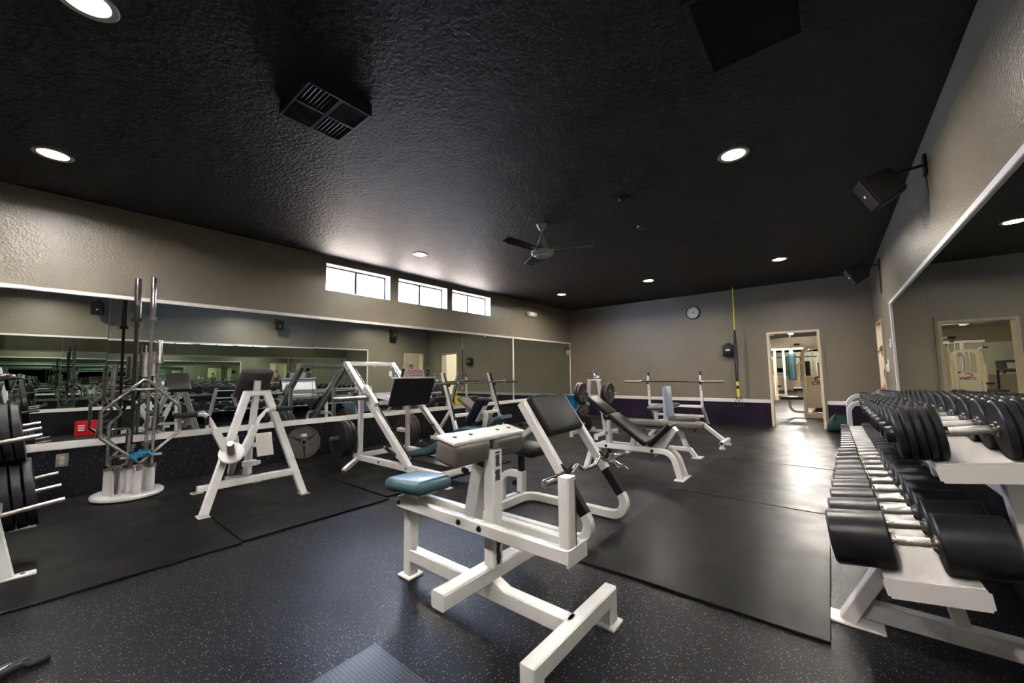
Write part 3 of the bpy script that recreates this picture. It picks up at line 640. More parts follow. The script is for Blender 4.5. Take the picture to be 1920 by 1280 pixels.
bm = B(); rbox(bm, V((-1.485, yc, .45)), (.34, .27, .055), ax=(sd_, (0, 1, 0), sn*-1), r=.02, seg=3); add('seat', bm, 'vinyl', t)
bm = B(); prism(bm, [V((-1.60, yc, .30)), V((-1.36, yc, .54)), V((-1.32, yc, .50)), V((-1.47, yc, .27)), V((-1.56, yc, .20))], (0, 1, 0), .11); add('seat_bracket', bm, 'white', t)
for x in (-2.12, -1.575):
    for s in (-1, 1): bm = B(); lathe(bm, (x, yc+s*.095, .272), (0, s, 0), [(.018, 0), (.018, .004), (0, .005)], 14); add('bolt_cap', bm, 'black', t)

# ================================================================== FLAT BENCH
yc = 5.6
t = thing('flat_bench', 'white flat bench with brown-grey pad behind the incline bench', 'exercise bench', (-1.9, yc, 0))
bm = B(); rbox(bm, (-1.88, yc, .415), (1.05, .29, .075), r=.03, seg=3); add('pad', bm, 'gvinyl', t)
bm = B(); beam(bm, (-2.32, yc, .355), (-1.45, yc, .355), .05, .045, side=(0, 1, 0)); add('pad_rail', bm, 'white', t)
bm = B(); rbox(bm, (-1.447, yc, .355), (.012, .054, .049), r=.003, seg=1); add('end_cap', bm, 'black', t)
bm = B(); beam(bm, (-1.64, yc, .345), (-1.55, yc, .09), .06, .05, side=(1, 0, 0)); add('leg', bm, 'white', t)
bm = B(); beam(bm, (-2.2, yc, .345), (-2.2, yc, .09), .06, .05, side=(1, 0, 0)); add('leg', bm, 'white', t)
bm = B(); bent(bm, [(-2.3, yc, .10), (-1.52, yc, .10), (-1.455, yc, .012)], .055, .055, .02, side=(0, 1, 0)); add('base_beam', bm, 'white', t)
bm = B(); rbox(bm, (-1.43, yc, .006), (.12, .18, .012), r=.003, seg=1); add('foot_plate', bm, 'white', t)
bm = B(); beam(bm, (-2.3, yc-.24, .03), (-2.3, yc+.24, .03), .06, .06, side=(1, 0, 0)); beam(bm, (-2.3, yc, .05), (-2.3, yc, .1), .05, .05, side=(1, 0, 0)); add('rear_foot', bm, 'white', t)

# ================================================================== SHOULDER PRESS BENCH
yc = 6.63
t = thing('shoulder_press_bench', 'white upright bench with back pad coloured with painted-in pale blue light and grey seat', 'exercise bench', (-1.9, yc, 0))
bm = B(); rbox(bm, (-2.10, yc, .655), (.065, .26, .50), r=.025, seg=3, rot=(0, -.08, 0)); add('back_pad', bm, 'bvinyl', t)
bm = B(); beam(bm, (-2.165, yc, .34), (-2.16, yc, .86), .05, .04, side=(1, 0, 0)); add('back_post', bm, 'white', t)
bm = B(); rbox(bm, (-1.87, yc, .385), (.42, .29, .06), r=.022, seg=3, rot=(0, -.05, 0)); add('seat', bm, 'gvinyl', t)
bm = B(); bent(bm, [(-2.25, yc, .33), (-1.60, yc, .33), (-1.30, yc, .085)], .06, .055, .1, side=(0, 1, 0)); add('seat_rail', bm, 'white', t)
bm = B(); beam(bm, (-1.295, yc-.25, .085), (-1.295, yc+.25, .085), .055, .05, side=(1, 0, 0)); add('front_foot_bar', bm, 'white', t)
for s in (-1, 1):
    bm = B(); lathe(bm, (-1.295, yc+s*.22, .07), (0, 0, -1), [(.025, 0), (.025, .035), (.042, .05), (.042, .07), (0, .07)], 16); add('foot', bm, 'white', t)
    bm = B(); lathe(bm, (-1.295, yc+s*.25, .085), (0, s, 0), [(.02, 0), (.02, .004), (0, .005)], 12); add('end_cap', bm, 'black', t)
bm = B(); prism(bm, [(-2.2, yc, .34), (-2.0, yc, .36), (-2.08, yc, .46), (-2.16, yc, .5)], (0, 1, 0), .05); add('gusset', bm, 'white', t)
bm = B(); bent(bm, [(-2.22, yc, .33), (-2.45, yc, .06)], .06, .05, 0, side=(0, 1, 0)); beam(bm, (-2.47, yc-.28, .03), (-2.47, yc+.28, .03), .055, .06, side=(1, 0, 0)); add('rear_leg', bm, 'white', t)

# ================================================================== BARBELLS (shared builder) AND PRESS STATIONS
def barbell(p, d, label, L=2.13, sl=.41, mshaft='dsteel', msl='steel', rs=.014):
    p = V(p); d = V(d).normalized()
    t = thing('barbell', label, 'barbell', p, 'straight barbells')
    bm = B(); rod(bm, p-d*(L/2-sl), p+d*(L/2-sl), rs); add('shaft', bm, mshaft, t)
    for s in (-1, 1):
        q = p+d*s*(L/2-sl)
        bm = B(); lathe(bm, q, d*s, [(.038, -.03), (.038, 0), (.026, .003), (.025, sl-.006), (.022, sl), (0, sl)], 20); add('sleeve', bm, msl, t)
    return t
def hook(bm, p, f):
    """J hook at p opening along f"""
    p = V(p); f = V(f); prism(bm, [p+V((0, 0, .05)), p, p+V((0, 0, -.03)), p+f*.06+V((0, 0, -.03)), p+f*.08+V((0, 0, .03)), p+f*.06+V((0, 0, .03)), p+f*.05, p+f*.012], f.cross(V((0, 0, 1))), .03); return bm
xc = -2.72
t = thing('bench_press_station', 'white bench press station with barbell against the far wall', 'exercise bench', (xc, 8.6, 0))
for s in (-1, 1):
    x = xc+s*.56
    bm = B(); bent(bm, [(x, 9.0, 1.06), (x, 9.02, .40), (x, 9.40, .012)], .05, .06, .02, side=(1, 0, 0)); add('upright', bm, 'white', t)
    bm = B(); rbox(bm, (x, 9.0, 1.085), (.035, .035, .12), r=.004, seg=1); add('upright_tip', bm, 'dsteel', t)
    bm = B(); hook(bm, (x, 8.972, .895), (0, -1, 0)); add('bar_hook', bm, 'dsteel', t)
    bm = B(); rbox(bm, (x, 9.40, .006), (.08, .1, .012), r=.003, seg=1); add('foot_plate', bm, 'white', t)
    for z in (.5, .75): bm = B(); lathe(bm, (x, 8.968, z), (0, -1, 0), [(.012, 0), (.012, .004), (0, .005)], 10); add('bolt', bm, 'dsteel', t)
bm = B(); beam(bm, (xc-.54, 9.02, .395), (xc+.54, 9.02, .395), .05, .055, side=(0, 1, 0)); add('upper_crossbar', bm, 'white', t)
bm = B(); beam(bm, (xc-.53, 9.25, .17), (xc+.53, 9.25, .17), .05, .05, side=(0, 1, 0)); add('lower_crossbar', bm, 'white', t)
bm = B(); rbox(bm, (xc, 8.30, .435), (.29, 1.22, .07), r=.032, seg=4); add('pad', bm, 'gvinyl', t)
bm = B(); beam(bm, (xc, 7.75, .38), (xc, 9.02, .38), .05, .045, side=(1, 0, 0)); add('pad_rail', bm, 'white', t)
bm = B(); beam(bm, (xc, 7.82, .38), (xc, 7.78, .04), .07, .05, side=(1, 0, 0)); add('front_leg', bm, 'white', t)
bm = B(); beam(bm, (xc-.2, 7.78, .03), (xc+.2, 7.78, .03), .05, .06, side=(0, 1, 0)); add('front_foot', bm, 'white', t)
barbell((-2.778, 8.935, .927), (1, 0, 0), 'barbell racked on the bench press station before the far wall')

# incline press by the mirror
yc = 5.15
t = thing('incline_press_station', 'white incline press bench with black-faced uprights by the left mirror', 'exercise bench', (-5.0, yc, 0))
for s in (-1, 1):
    y = yc+s*.595; tp = V((-5.31, y, 1.17)); bt = V((-4.90, y, .03)); dd = (tp-bt)
    bm = B(); beam(bm, bt, tp, .055, .065, side=(0, 1, 0)); add('upright', bm, 'white', t)
    nx = V((dd.z, 0, -dd.x)).normalized()
    bm = B(); beam(bm, bt+dd*.28+nx*.036, tp-dd*.01+nx*.036, .04, .012, side=(0, 1, 0), c=.002); add('wear_strip', bm, 'vinyl', t)
    q = bt+dd*.80+nx*.042
    bm = B(); hook(bm, q, (1, 0, 0)); add('bar_hook', bm, 'dsteel', t)
    bm = B(); beam(bm, bt+dd*.45, (-5.52, y, .04), .05, .05, side=(0, 1, 0)); add('rear_brace', bm, 'white', t)
    bm = B(); beam(bm, (-5.6, y, .03), (-4.83, y, .03), .06, .06, side=(0, 1, 0)); add('foot_beam', bm, 'white', t)
bm = B(); beam(bm, (-5.055, yc-.57, .43), (-5.055, yc+.57, .43), .05, .055, side=(1, 0, 0)); add('crossbar', bm, 'white', t)
bm = B(); beam(bm, (-5.5, yc-.57, .05), (-5.5, yc+.57, .05), .05, .05, side=(1, 0, 0)); add('rear_crossbar', bm, 'white', t)
bd = V((-.70, 0, .38)).normalized(); bn = V((.38, 0, .70)).normalized()
bm = B(); rbox(bm, (-5.09, yc, .50), (.80, .28, .065), ax=(bd, (0, 1, 0), bn*-1), r=.025, seg=3); add('back_pad', bm, 'gvinyl', t)
bm = B(); rbox(bm, (-4.60, yc, .31), (.28, .30, .065), r=.025, seg=3, rot=(0, -.2, 0)); add('seat', bm, 'gvinyl', t)
bm = B(); beam(bm, (-5.3, yc, .10), (-4.45, yc, .10), .06, .06, side=(0, 1, 0)); beam(bm, (-4.62, yc, .1), (-4.62, yc, .28), .05, .05, side=(1, 0, 0)); beam(bm, (-5.3, yc, .1), (-5.3, yc, .58), .05, .05, side=(1, 0, 0)); beam(bm, (-4.45, yc-.2, .03), (-4.45, yc+.2, .03), .05, .06, side=(1, 0, 0)); beam(bm, (-4.45, yc, .03), (-4.45, yc, .1), .05, .05, side=(1, 0, 0)); beam(bm, (-5.5, yc, .06), (-5.3, yc, .1), .05, .05); add('base_frame', bm, 'white', t)
barbell((-5.135, 5.38, .985), (0, 1, 0), 'barbell racked on the incline press bench by the left mirror')

# navy seat machine
yc = 4.2
t = thing('reclined_seat_bench', 'white seat bench with navy back pad and teal seat behind the leg press', 'exercise bench', (-4.0, yc, 0))
nd = V((.25, 0, .35)).normalized(); nn = V((.35, 0, -.25)).normalized()
bm = B(); rbox(bm, (-4.12, yc, .585), (.50, .26, .085), ax=(nd, (0, 1, 0), nn*-1), r=.038, seg=4); add('back_pad', bm, 'nvinyl', t)
bm = B(); rbox(bm, (-4.03, yc, .555), (.28, .09, .02), ax=(nd, (0, 1, 0), nn*-1), r=.004, seg=1); add('pad_bracket', bm, 'white', t)
bm = B(); bent(bm, [(-4.0, yc, .60), (-3.93, yc, .54), (-4.03, yc, .10)], .055, .05, .01, side=(0, 1, 0)); add('back_post', bm, 'white', t)
bm = B(); sweep(bm, fillet([(-4.52, yc, .235), (-4.33, yc, .315), (-4.05, yc, .335), (-3.84, yc, .33)], .2, 5), rectp(.30, .07, .025), side=(0, 1, 0)); add('seat', bm, 'tvinyl', t)
bm = B(); sweep(bm, fillet([(-3.86, yc, .335), (-3.65, yc, .515), (-3.55, yc, .545)], .08, 5), rectp(.26, .05, .02), side=(0, 1, 0)); add('raised_pad', bm, 'tvinyl', t)
bm = B(); beam(bm, (-4.42, yc, .06), (-3.6, yc, .06), .06, .06, side=(0, 1, 0)); beam(bm, (-4.38, yc, .06), (-4.34, yc, .28), .05, .05, side=(1, 0, 0)); beam(bm, (-3.75, yc, .06), (-3.72, yc, .42), .05, .05, side=(1, 0, 0)); add('base_frame', bm, 'white', t)
for x in (-4.42, -3.6): bm = B(); beam(bm, (x, yc-.22, .03), (x, yc+.22, .03), .06, .06, side=(1, 0, 0)); add('foot', bm, 'white', t)

# ================================================================== WEIGHT PLATES
def wplate(c, n, r, th, mt, label, group, spokes=True, txt=None, hole=.026):
    c = V(c); n = V(n).normalized()
    t = thing('weight_plate', label, 'weight plate', c, group)
    h = th/2; rr = .018 if r > .12 else .01; rec = h*.45
    prof = [(hole, -h*.9), (hole+.022, -h*.9), (hole+.028, -rec), (r-rr-.008, -rec), (r-rr, -h), (r-.004, -h), (r, -h+.004), (r, h-.004), (r-.004, h), (r-rr, h), (r-rr-.008, rec), (hole+.028, rec), (hole+.022, h*.9), (hole, h*.9), (hole, -h*.9)]
    bm = B(); lathe(bm, c, n, prof, 40 if r > .15 else 28, close=False); add('disc', bm, mt, t, 30)
    if spokes:
        a = V((0, 0, 1)) if abs(n.z) < .9 else V((1, 0, 0)); s = n.cross(a).normalized(); u = s.cross(n)
        for k in range(3):
            an = PI/2+PI+k*2*PI/3; d = s*math.cos(an)+u*math.sin(an); e = n.cross(d)
            bm = B()
            for sg in (-1, 1):
                p = c+n*sg*rec
                prism(bm, [p+d*(hole+.012)-e*.022, p+d*(hole+.012)+e*.022, p+d*(r-rr-.002)+e*.006, p+d*(r-rr-.002)-e*.006], n, .012)
            add('spoke', bm, 'diron' if mt == 'iron' else mt, t, 30)
        if txt:
            text('number', txt, r*.26, c+n*(rec+.004)+u*r*.42, u.cross(n), u, 'wplas', t, bold=.002)
            bm = B()
            for k in range(44):
                an = k*2*PI/44; d = s*math.cos(an)+u*math.sin(an); rbox(bm, c+n*(rec+.001)+d*r*.80, (r*.10, .006, .004), ax=(d, n.cross(d), n), r=0)
            add('raised_marks', bm, mt, t, 0)
    return t

# ================================================================== LEG PRESS
yc = 3.005; hw = .355
t = thing('leg_press', 'white angled leg press with black footplate before the left mirror', 'exercise machine', (-4.0, yc, 0))
P0, P1 = V((-5.05, 0, 1.30)), V((-3.60, 0, .09)); rd = (P1-P0).normalized(); rn = V((-rd.z, 0, rd.x)); rn = rn if rn.z > 0 else -rn
for s in (-1, 1):
    y = yc+s*hw; Y = V((0, y, 0))
    bm = B(); beam(bm, P0+Y, P1+Y, .06, .075, side=(0, 1, 0)); rl = add('guide_rail', bm, 'white', t)
    if s < 0:
        a_ = P0+Y-V((0, .0306, 0)); bm = B()
        for (q0, q1) in ((.14, .19), (.22, .38), (.42, .58), (.61, .64)):
            k = q0
            while k < q1: rbox(bm, a_+rd*k+rn*.002, (.011, .0012, .034), ax=(rd, (0, 1, 0), (rd*.25+rn).normalized()), r=0); k += .019
        add('faded_lettering', bm, 'pvinyl', rl, 0)
    bm = B(); rod(bm, P0+Y-V((0, s*.055, 0))+rd*.10+rn*.015, P1+Y-V((0, s*.055, 0))-rd*.12+rn*.015, .016); add('guide_rod', bm, 'chrome', t)
    bm = B(); lathe(bm, P0+Y-V((0, s*.055, 0))+rd*1.28+rn*.015, rd, [(.017, 0), (.026, .003), (.026, .03), (.017, .033)], 16, close=False); add('rod_stop', bm, 'grip', t)
    bm = B(); beam(bm, (-4.78, y, .115), (-3.10, y, .115), .055, .07, side=(0, 1, 0)); add('base_beam', bm, 'white', t)
    for x in (-4.2, -3.66): bm = B(); lathe(bm, (x, y+s*.0275, .115), (0, s, 0), [(.014, 0), (.014, .004), (0, .005)], 12); add('bolt_cap', bm, 'black', t)
    bm = B(); beam(bm, (-4.70, y, .10), (-4.54, y+s*.27, .014), .055, .05); add('rear_leg', bm, 'white', t)
    bm = B(); rbox(bm, (-4.53, y+s*.28, .006), (.1, .07, .012), r=.003, seg=1); add('foot_plate', bm, 'white', t)
    bm = B(); beam(bm, (-3.12, y+.02*s, .10), (-3.055, y-s*.02, .014), .055, .05, side=(0, 1, 0)); add('front_leg', bm, 'white', t)
    bm = B(); rbox(bm, (-3.04, y-s*.02, .006), (.1, .08, .012), r=.003, seg=1); add('foot_plate', bm, 'white', t)
    bm = B(); beam(bm, (-4.66, y+s*.002, .13), (-4.66, y, .96), .055, .055, side=(1, 0, 0)); add('rear_post', bm, 'white', t)
    # sled side
    q = P0+Y+rd*.735
    bm = B(); rbox(bm, q+V((0, s*.0, 0))+rn*.075, (.34, .045, .075), ax=(rd, (0, 1, 0), rn), r=.006, seg=1); add('sled_runner', bm, 'white', t)
    bm = B(); lathe(bm, (-4.475, y+s*.03, .862), (0, s, 0), [(.055, 0), (.055, .012), (.026, .014), (.025, .42), (.02, .425), (0, .425)], 20); add('weight_horn', bm, 'steel', t)
    bm = B(); beam(bm, (-4.43, yc+s*.26, .88), (-4.12, yc+s*.2, .83), .05, .05, side=(0, 1, 0)); add('platform_arm', bm, 'white', t)
    bm = B(); lathe(bm, (-4.85, y+s*.03, .36), (0, s, 0), [(.04, 0), (.04, .01), (.024, .012), (.024, .26), (0, .262)], 16); add('storage_horn', bm, 'steel', t)
    bm = B(); beam(bm, (-4.66, y, .36), (-4.88, y, .36), .05, .05, side=(0, 1, 0)); add('storage_bracket', bm, 'white', t)
bm = B(); beam(bm, V((-5.05, yc-hw-.03, 1.30)), V((-5.05, yc+hw+.03, 1.30)), .06, .06, side=(1, 0, 0)); add('top_crossbar', bm, 'white', t)
bm = B(); beam(bm, (-4.76, yc-hw, .115), (-4.76, yc+hw, .115), .055, .06, side=(1, 0, 0)); add('rear_crossbar', bm, 'white', t)
bm = B(); beam(bm, (-3.12, yc-hw, .115), (-3.12, yc+hw, .115), .055, .06, side=(1, 0, 0)); add('front_crossbar', bm, 'white', t)
bm = B(); beam(bm, (-4.47, yc-hw, .88), (-4.47, yc+hw, .88), .07, .07, side=(1, 0, 0)); beam(bm, (-4.30, yc-hw+.05, .80), (-4.30, yc+hw-.05, .80), .05, .05, side=(1, 0, 0)); add('sled_crossbar', bm, 'white', t)
fu = V((.13, 0, .325)).normalized(); fn = V((.325, 0, -.13)).normalized()
bm = B(); rbox(bm, (-4.078, yc, .922), (.355, .60, .03), ax=(fu, (0, 1, 0), fn*-1), r=.004, seg=1); add('footplate', bm, 'vinyl', t)
bm = B(); rbox(bm, (-4.11, yc, .925), (.36, .56, .03), ax=(fu, (0, 1, 0), fn*-1), r=.004, seg=1); add('footplate_backing', bm, 'white', t)
bm = B(); rbox(bm, (-4.04, yc, 1.103), (.12, .58, .02), r=.004, seg=1); add('top_plate', bm, 'white', t)
for s in (-1, 1):
    p = V((-4.03, yc+s*.19, 1.10)); bm = B(); rod(bm, p, p+V((-.0, .025, .115)), .017); g_ = add('top_grip', bm, 'grip', t)
    bm = B(); lathe(bm, p+V((0, .025, .115)), (0, .2, 1), [(.018, 0), (.018, .008), (0, .01)], 14); add('grip_cap', bm, 'wplas', g_)
cn = V((.96, 0, .28)).normalized(); cu = V((-.28, 0, .96)).normalized()
bm = B(); rbox(bm, (-4.015, yc, 1.155), (.012, .26, .10), ax=(cn, (0, 1, 0), cu), r=.002, seg=1); sg = add('caution_sign', bm, 'paper', t, label='white caution sign with red lettering')
cc = V((-4.015, yc, 1.155))+cn*.0066
text('lettering', 'CAUTION', .05, cc+cu*.024, (0, 1, 0), cu, 'redp', sg, bold=.0015)
bm = B(); random.seed(11)
for zz, y0, y1 in ((-.008, -.115, .115), (-.030, -.10, .085)):
    y = y0
    while y < y1:
        L = random.uniform(.008, .02); rbox(bm, cc+cu*zz+V((0, y+L/2, 0)), (.001, L, .011), ax=(cn, (0, 1, 0), cu), r=0); y += L+random.uniform(.004, .008)
add('small_print', bm, 'redp', sg, 0)
sdv = V((.42, 0, .10)).normalized(); snv = V((-.10, 0, .42)).normalized()
bm = B(); rbox(bm, (-3.82, yc, .225), (.42, .34, .085), ax=(sdv, (0, 1, 0), snv*-1), r=.035, seg=3); add('seat', bm, 'tvinyl', t)
bv = V((.42, 0, .20)).normalized(); bnv = V((-.20, 0, .42)).normalized()
bm = B(); rbox(bm, (-3.40, yc, .36), (.50, .36, .09), ax=(bv, (0, 1, 0), bnv*-1), r=.035, seg=3); add('back_pad', bm, 'tvinyl', t)
bm = B(); beam(bm, (-4.0, yc, .14), (-3.15, yc, .14), .07, .06, side=(0, 1, 0)); beam(bm, (-3.35, yc, .14), (-3.25, yc, .38), .05, .05, side=(0, 1, 0)); beam(bm, (-3.8, yc, .14), (-3.8, yc, .2), .06, .06, side=(1, 0, 0)); add('seat_frame', bm, 'white', t)
for s in (-1, 1):
    y = yc+s*.27
    bm = B(); tube(bm, [(-4.25, y, .27), (-3.95, y, .17), (-3.87, y, .13), (-3.87, y, .1)], .016, .05); hd = add('safety_handle', bm, 'white', t)
    bm = B(); rod(bm, (-4.22, y, .26), (-4.0, y, .187), .021); add('grip', bm, 'grip', hd)
bm = B(); rod(bm, (-3.09, yc-.06, .125), (-3.02, yc-.09, .125), .03); add('roller', bm, 'black', t)
# plates stored on it and around it
for k in range(3): wplate((-4.85, yc-hw-.075-.052*k, .345), (0, -1, 0), .222, .045, 'diron', ['black weight plate stored innermost on the near side of the leg press', 'black weight plate stored in the middle on the near side of the leg press', 'black weight plate stored outermost on the near side of the leg press'][k], 'plates stored on the leg press')
for k in range(3): wplate((-4.85, yc+hw+.075+.052*k, .345), (0, 1, 0), .222, .045, 'biron', ['brown weight plate stored innermost on the far side of the leg press', 'brown weight plate stored in the middle on the far side of the leg press', 'brown weight plate stored outermost on the far side of the leg press'][k], 'plates stored on the leg press')
tl = V((.985, -.0, .17)).normalized()
wplate((-5.655, 2.38, .236), tl, .218, .05, 'iron', 'grey hundred-pound plate leaning on the wainscot under the mirror', 'loose plates', txt='100')

# ================================================================== LEVER ROW MACHINE
yc = 1.31
t = thing('lever_row_machine', 'white A-frame lever row machine with purple-grey chest pad', 'exercise machine', (-4.2, yc, 0))
for s in (-1, 1):
    bm = B(); beam(bm, (-4.0, yc+s*.385, .02), (-4.13, yc+s*.075, 1.0), .055, .06, side=(1, 0, 0)); add('front_leg', bm, 'dirty', t)
    bm = B(); rbox(bm, (-3.995, yc+s*.388, .012), (.11, .08, .024), r=.006, seg=1); add('foot', bm, 'dirty', t)
bm = B(); beam(bm, (-4.03, yc-.31, .235), (-4.03, yc+.31, .235), .055, .06, side=(1, 0, 0)); add('crossbar', bm, 'dirty', t)
bm = B(); beam(bm, (-4.13, yc-.085, .985), (-4.13, yc+.085, .985), .055, .05, side=(1, 0, 0)); add('apex_bar', bm, 'dirty', t)
bm = B(); beam(bm, (-4.03, yc, .235), (-4.85, yc, .10), .055, .055, side=(0, 1, 0)); add('base_beam', bm, 'dirty', t)
bm = B(); beam(bm, (-4.85, yc-.25, .05), (-4.85, yc+.25, .05), .055, .055, side=(1, 0, 0)); add('rear_foot_bar', bm, 'dirty', t)
for s in (-1, 1): bm = B(); rbox(bm, (-4.85, yc+s*.25, .012), (.09, .09, .024), r=.005, seg=1); add('foot', bm, 'dirty', t)
bm = B(); beam(bm, (-4.33, yc, .19), (-4.12, yc, 1.10), .05, .05, side=(0, 1, 0)); add('pad_post', bm, 'dirty', t)
pu = V((.26, 0, .28)).normalized(); pn = V((-.28, 0, .26)).normalized()
bm = B(); rbox(bm, (-4.22, yc, 1.075), (.34, .27, .07), ax=(pu, (0, 1, 0), pn*-1), r=.03, seg=3); add('chest_pad', bm, 'pvinyl', t)
bm = B(); rbox(bm, (-4.165, yc, 1.09), (.10, .05, .03), ax=(pu, (0, 1, 0), pn*-1), r=.004, seg=1); add('pad_bracket', bm, 'black', t)
# lever with weight horn
hb = V((-3.955, 1.085, .50))
bm = B(); lathe(bm, hb, (.80, -.28, .48), [(.03, .008), (.026, .01), (.025, .20), (.02, .205), (0, .205)], 26); add('weight_horn', bm, 'steel', t)
bm = B(); lathe(bm, hb, (.80, -.28, .48), [(0, -.022), (.092, -.022), (.092, .002), (.085, .009), (.034, .01), (0, .01)], 26, close=False); add('horn_flange', bm, 'white', t)
for s, a, b, h0, h1 in ((-1, (-4.0, 1.08, .46), (-3.965, .935, .77), .89, .70), (1, (-4.0, 1.17, .46), (-3.965, 1.285, .77), 1.35, 1.55)):
    a = V(a); b = V(b)
    bm = B(); beam(bm, a, a+(b-a)*.8, .045, .055, side=(1, 0, 0)); add('lever_arm', bm, 'dirty', t)
    bm = B(); tube(bm, [a+(b-a)*.6, b, V((-3.955, h0, .84)), V((-3.955, h1, .84))], .019, .05); hd = add('handle_bar', bm, 'dirty', t)
    bm = B(); rod(bm, V((-3.955, h1-s*.14, .84)), V((-3.955, h1, .84)), .0215); add('grip', bm, 'grip', hd)
    bm = B(); rod(bm, V((-3.955, h0-s*.02, .825)), V((-3.955, h0-s*.015, .77)), .016); lathe(bm, V((-3.955, h0-s*.015, .77)), (0, 0, -1), [(.017, 0), (.013, .02), (0, .024)], 12); add('bumper', bm, 'dsteel', hd)
bm = B(); beam(bm, (-4.0, 1.125, .46), (-4.78, yc, .17), .05, .055, side=(0, 1, 0)); add('lever_beam', bm, 'dirty', t)
for y in (1.123, 1.39):
    fu_ = V((-.35, 0, .94)); bm = B(); rbox(bm, (-4.13, y, .51), (.012, .135, .215), ax=(V((.94, 0, .35)), (0, 1, 0), fu_), r=.004, seg=1); fp = add('foot_tread', bm, 'tread', t)
    bm = B(); beam(bm, (-4.25, yc+(.015 if y > yc else -.015), .50), (-4.14, y, .505), .04, .04); add('tread_arm', bm, 'dirty', t)
bm = B(); beam(bm, (-4.26, yc, .24), (-4.26, yc, .56), .045, .045, side=(0, 1, 0)); add('tread_post', bm, 'dirty', t)
bm = B(); rbox(bm, (-4.24, yc, .335), (.06, .11, .05), r=.006); lathe(bm, (-4.22, yc+.05, .335), (0, 1, 0), [(.02, 0), (.02, .03), (0, .032)], 10); add('clamp', bm, 'white', t)

# ================================================================== BAR HOLDER AND BARS
hc = V((-5.36, .635, 0))
t = thing('bar_holder', 'white oval-based bar holder with upright tubes beside the mirror', 'bar rack', hc)
bm = B(); lathe(bm, (0, 0, .014), (0, 0, 1), [(.255, 0), (.26, .006), (.26, .024), (.25, .032), (0, .032)], 40)
for v in bm.verts: v.co = V((hc.x+v.co.x*1.15, hc.y+v.co.y*1.0, v.co.z))
add('base', bm, 'dirty', t)
TB = [(-5.35, .49), (-5.215, .535), (-5.42, .60), (-5.305, .632), (-5.145, .668), (-5.34, .745), (-5.235, .772), (-5.47, .70), (-5.50, .55)]
for x, y in TB:
    bm = B(); lathe(bm, (x, y, .045), (0, 0, 1), [(.033, 0), (.033, .22), (.028, .22), (.028, .02), (0, .02)], 20, close=False); add('socket_tube', bm, 'dirty', t)
def upbar(x, y, top, label, sl, dark, nm='barbell', rs=.0135, lab='barbell'):
    b0 = V((x, y, .067)); p1 = V(top); d = (p1-b0).normalized(); L = (p1-b0).length
    t = thing(nm, label, lab, b0, 'bars standing in the holder')
    bm = B(); rod(bm, b0+d*sl, p1-d*sl, rs); add('shaft', bm, 'dsteel' if dark else 'steel', t)
    bm = B(); lathe(bm, p1, -d, [(0, 0), (.022, 0), (.025, .005), (.025, sl-.02), (.038, sl-.018), (.038, sl+.014), (.02, sl+.016)], 20, close=False); add('sleeve', bm, 'dsteel' if dark else 'chrome', t)
    bm = B(); lathe(bm, b0, d, [(0, 0), (.022, 0), (.025, .005), (.025, sl-.02), (.038, sl-.018), (.038, sl+.014), (.02, sl+.016)], 20, close=False); add('sleeve', bm, 'steel', t)
    return t
upbar(-5.305, .632, (-5.30, .60, 2.125), 'tall dark barbell with black sleeve standing in the bar holder', .415, True)
upbar(-5.34, .745, (-5.29, .715, 2.155), 'tall barbell with bright chrome sleeve leaning in the bar holder', .42, False)
upbar(-5.235, .772, (-5.28, .790, 1.52), 'short chrome barbell standing at the right of the bar holder', .22, False)
# hex trap bar
x0 = -5.145
t = thing('trap_bar', 'grey hexagonal trap bar standing in the bar holder', 'barbell', (x0, .668, .067))
def hx(y, z): return (x0-.06*(z-.07), y, z)
bm = B(); tube(bm, [hx(.675, .33), hx(.405, .60), hx(.40, .835), hx(.69, 1.14), hx(.955, .845), hx(.965, .598), hx(.675, .33)], .0145, .04); add('hex_frame', bm, 'steel', t)
for (z, a, b) in ((1.026, .575, .84), (.392, .56, .815)): bm = B(); rod(bm, hx(a-.02, z), hx(b+.02, z), .0145); add('grip_bar', bm, 'steel', t)
for (za, zb) in ((.067, .31), (1.15, 1.39)): bm = B(); d = (V(hx(.68, zb))-V(hx(.68, za))); lathe(bm, hx(.68, za), d, [(.0245, 0), (.0245, d.length), (0, d.length)], 18); add('sleeve', bm, 'steel', t)
# triceps bar
x0 = -5.20
t = thing('triceps_bar', 'chrome ladder-shaped triceps bar at the left front of the bar holder', 'barbell', (x0, .535, .067))
bm = B(); tube(bm, [(x0, .545, .315), (x0, .462, .325), (x0, .465, .66), (x0, .60, .672), (x0, .597, .34), (x0, .545, .315)], .0125, .03); add('frame', bm, 'chrome', t)
for z in (.60, .41): bm = B(); rod(bm, (x0, .465, z), (x0, .60, z+.008), .0125); add('grip_bar', bm, 'chrome', t)
bm = B(); lathe(bm, (x0, .535, .067), (0, 0, 1), [(.02, 0), (.024, .22), (.038, .222), (.038, .24), (.016, .245), (.016, .26)], 18); add('sleeve', bm, 'chrome', t)
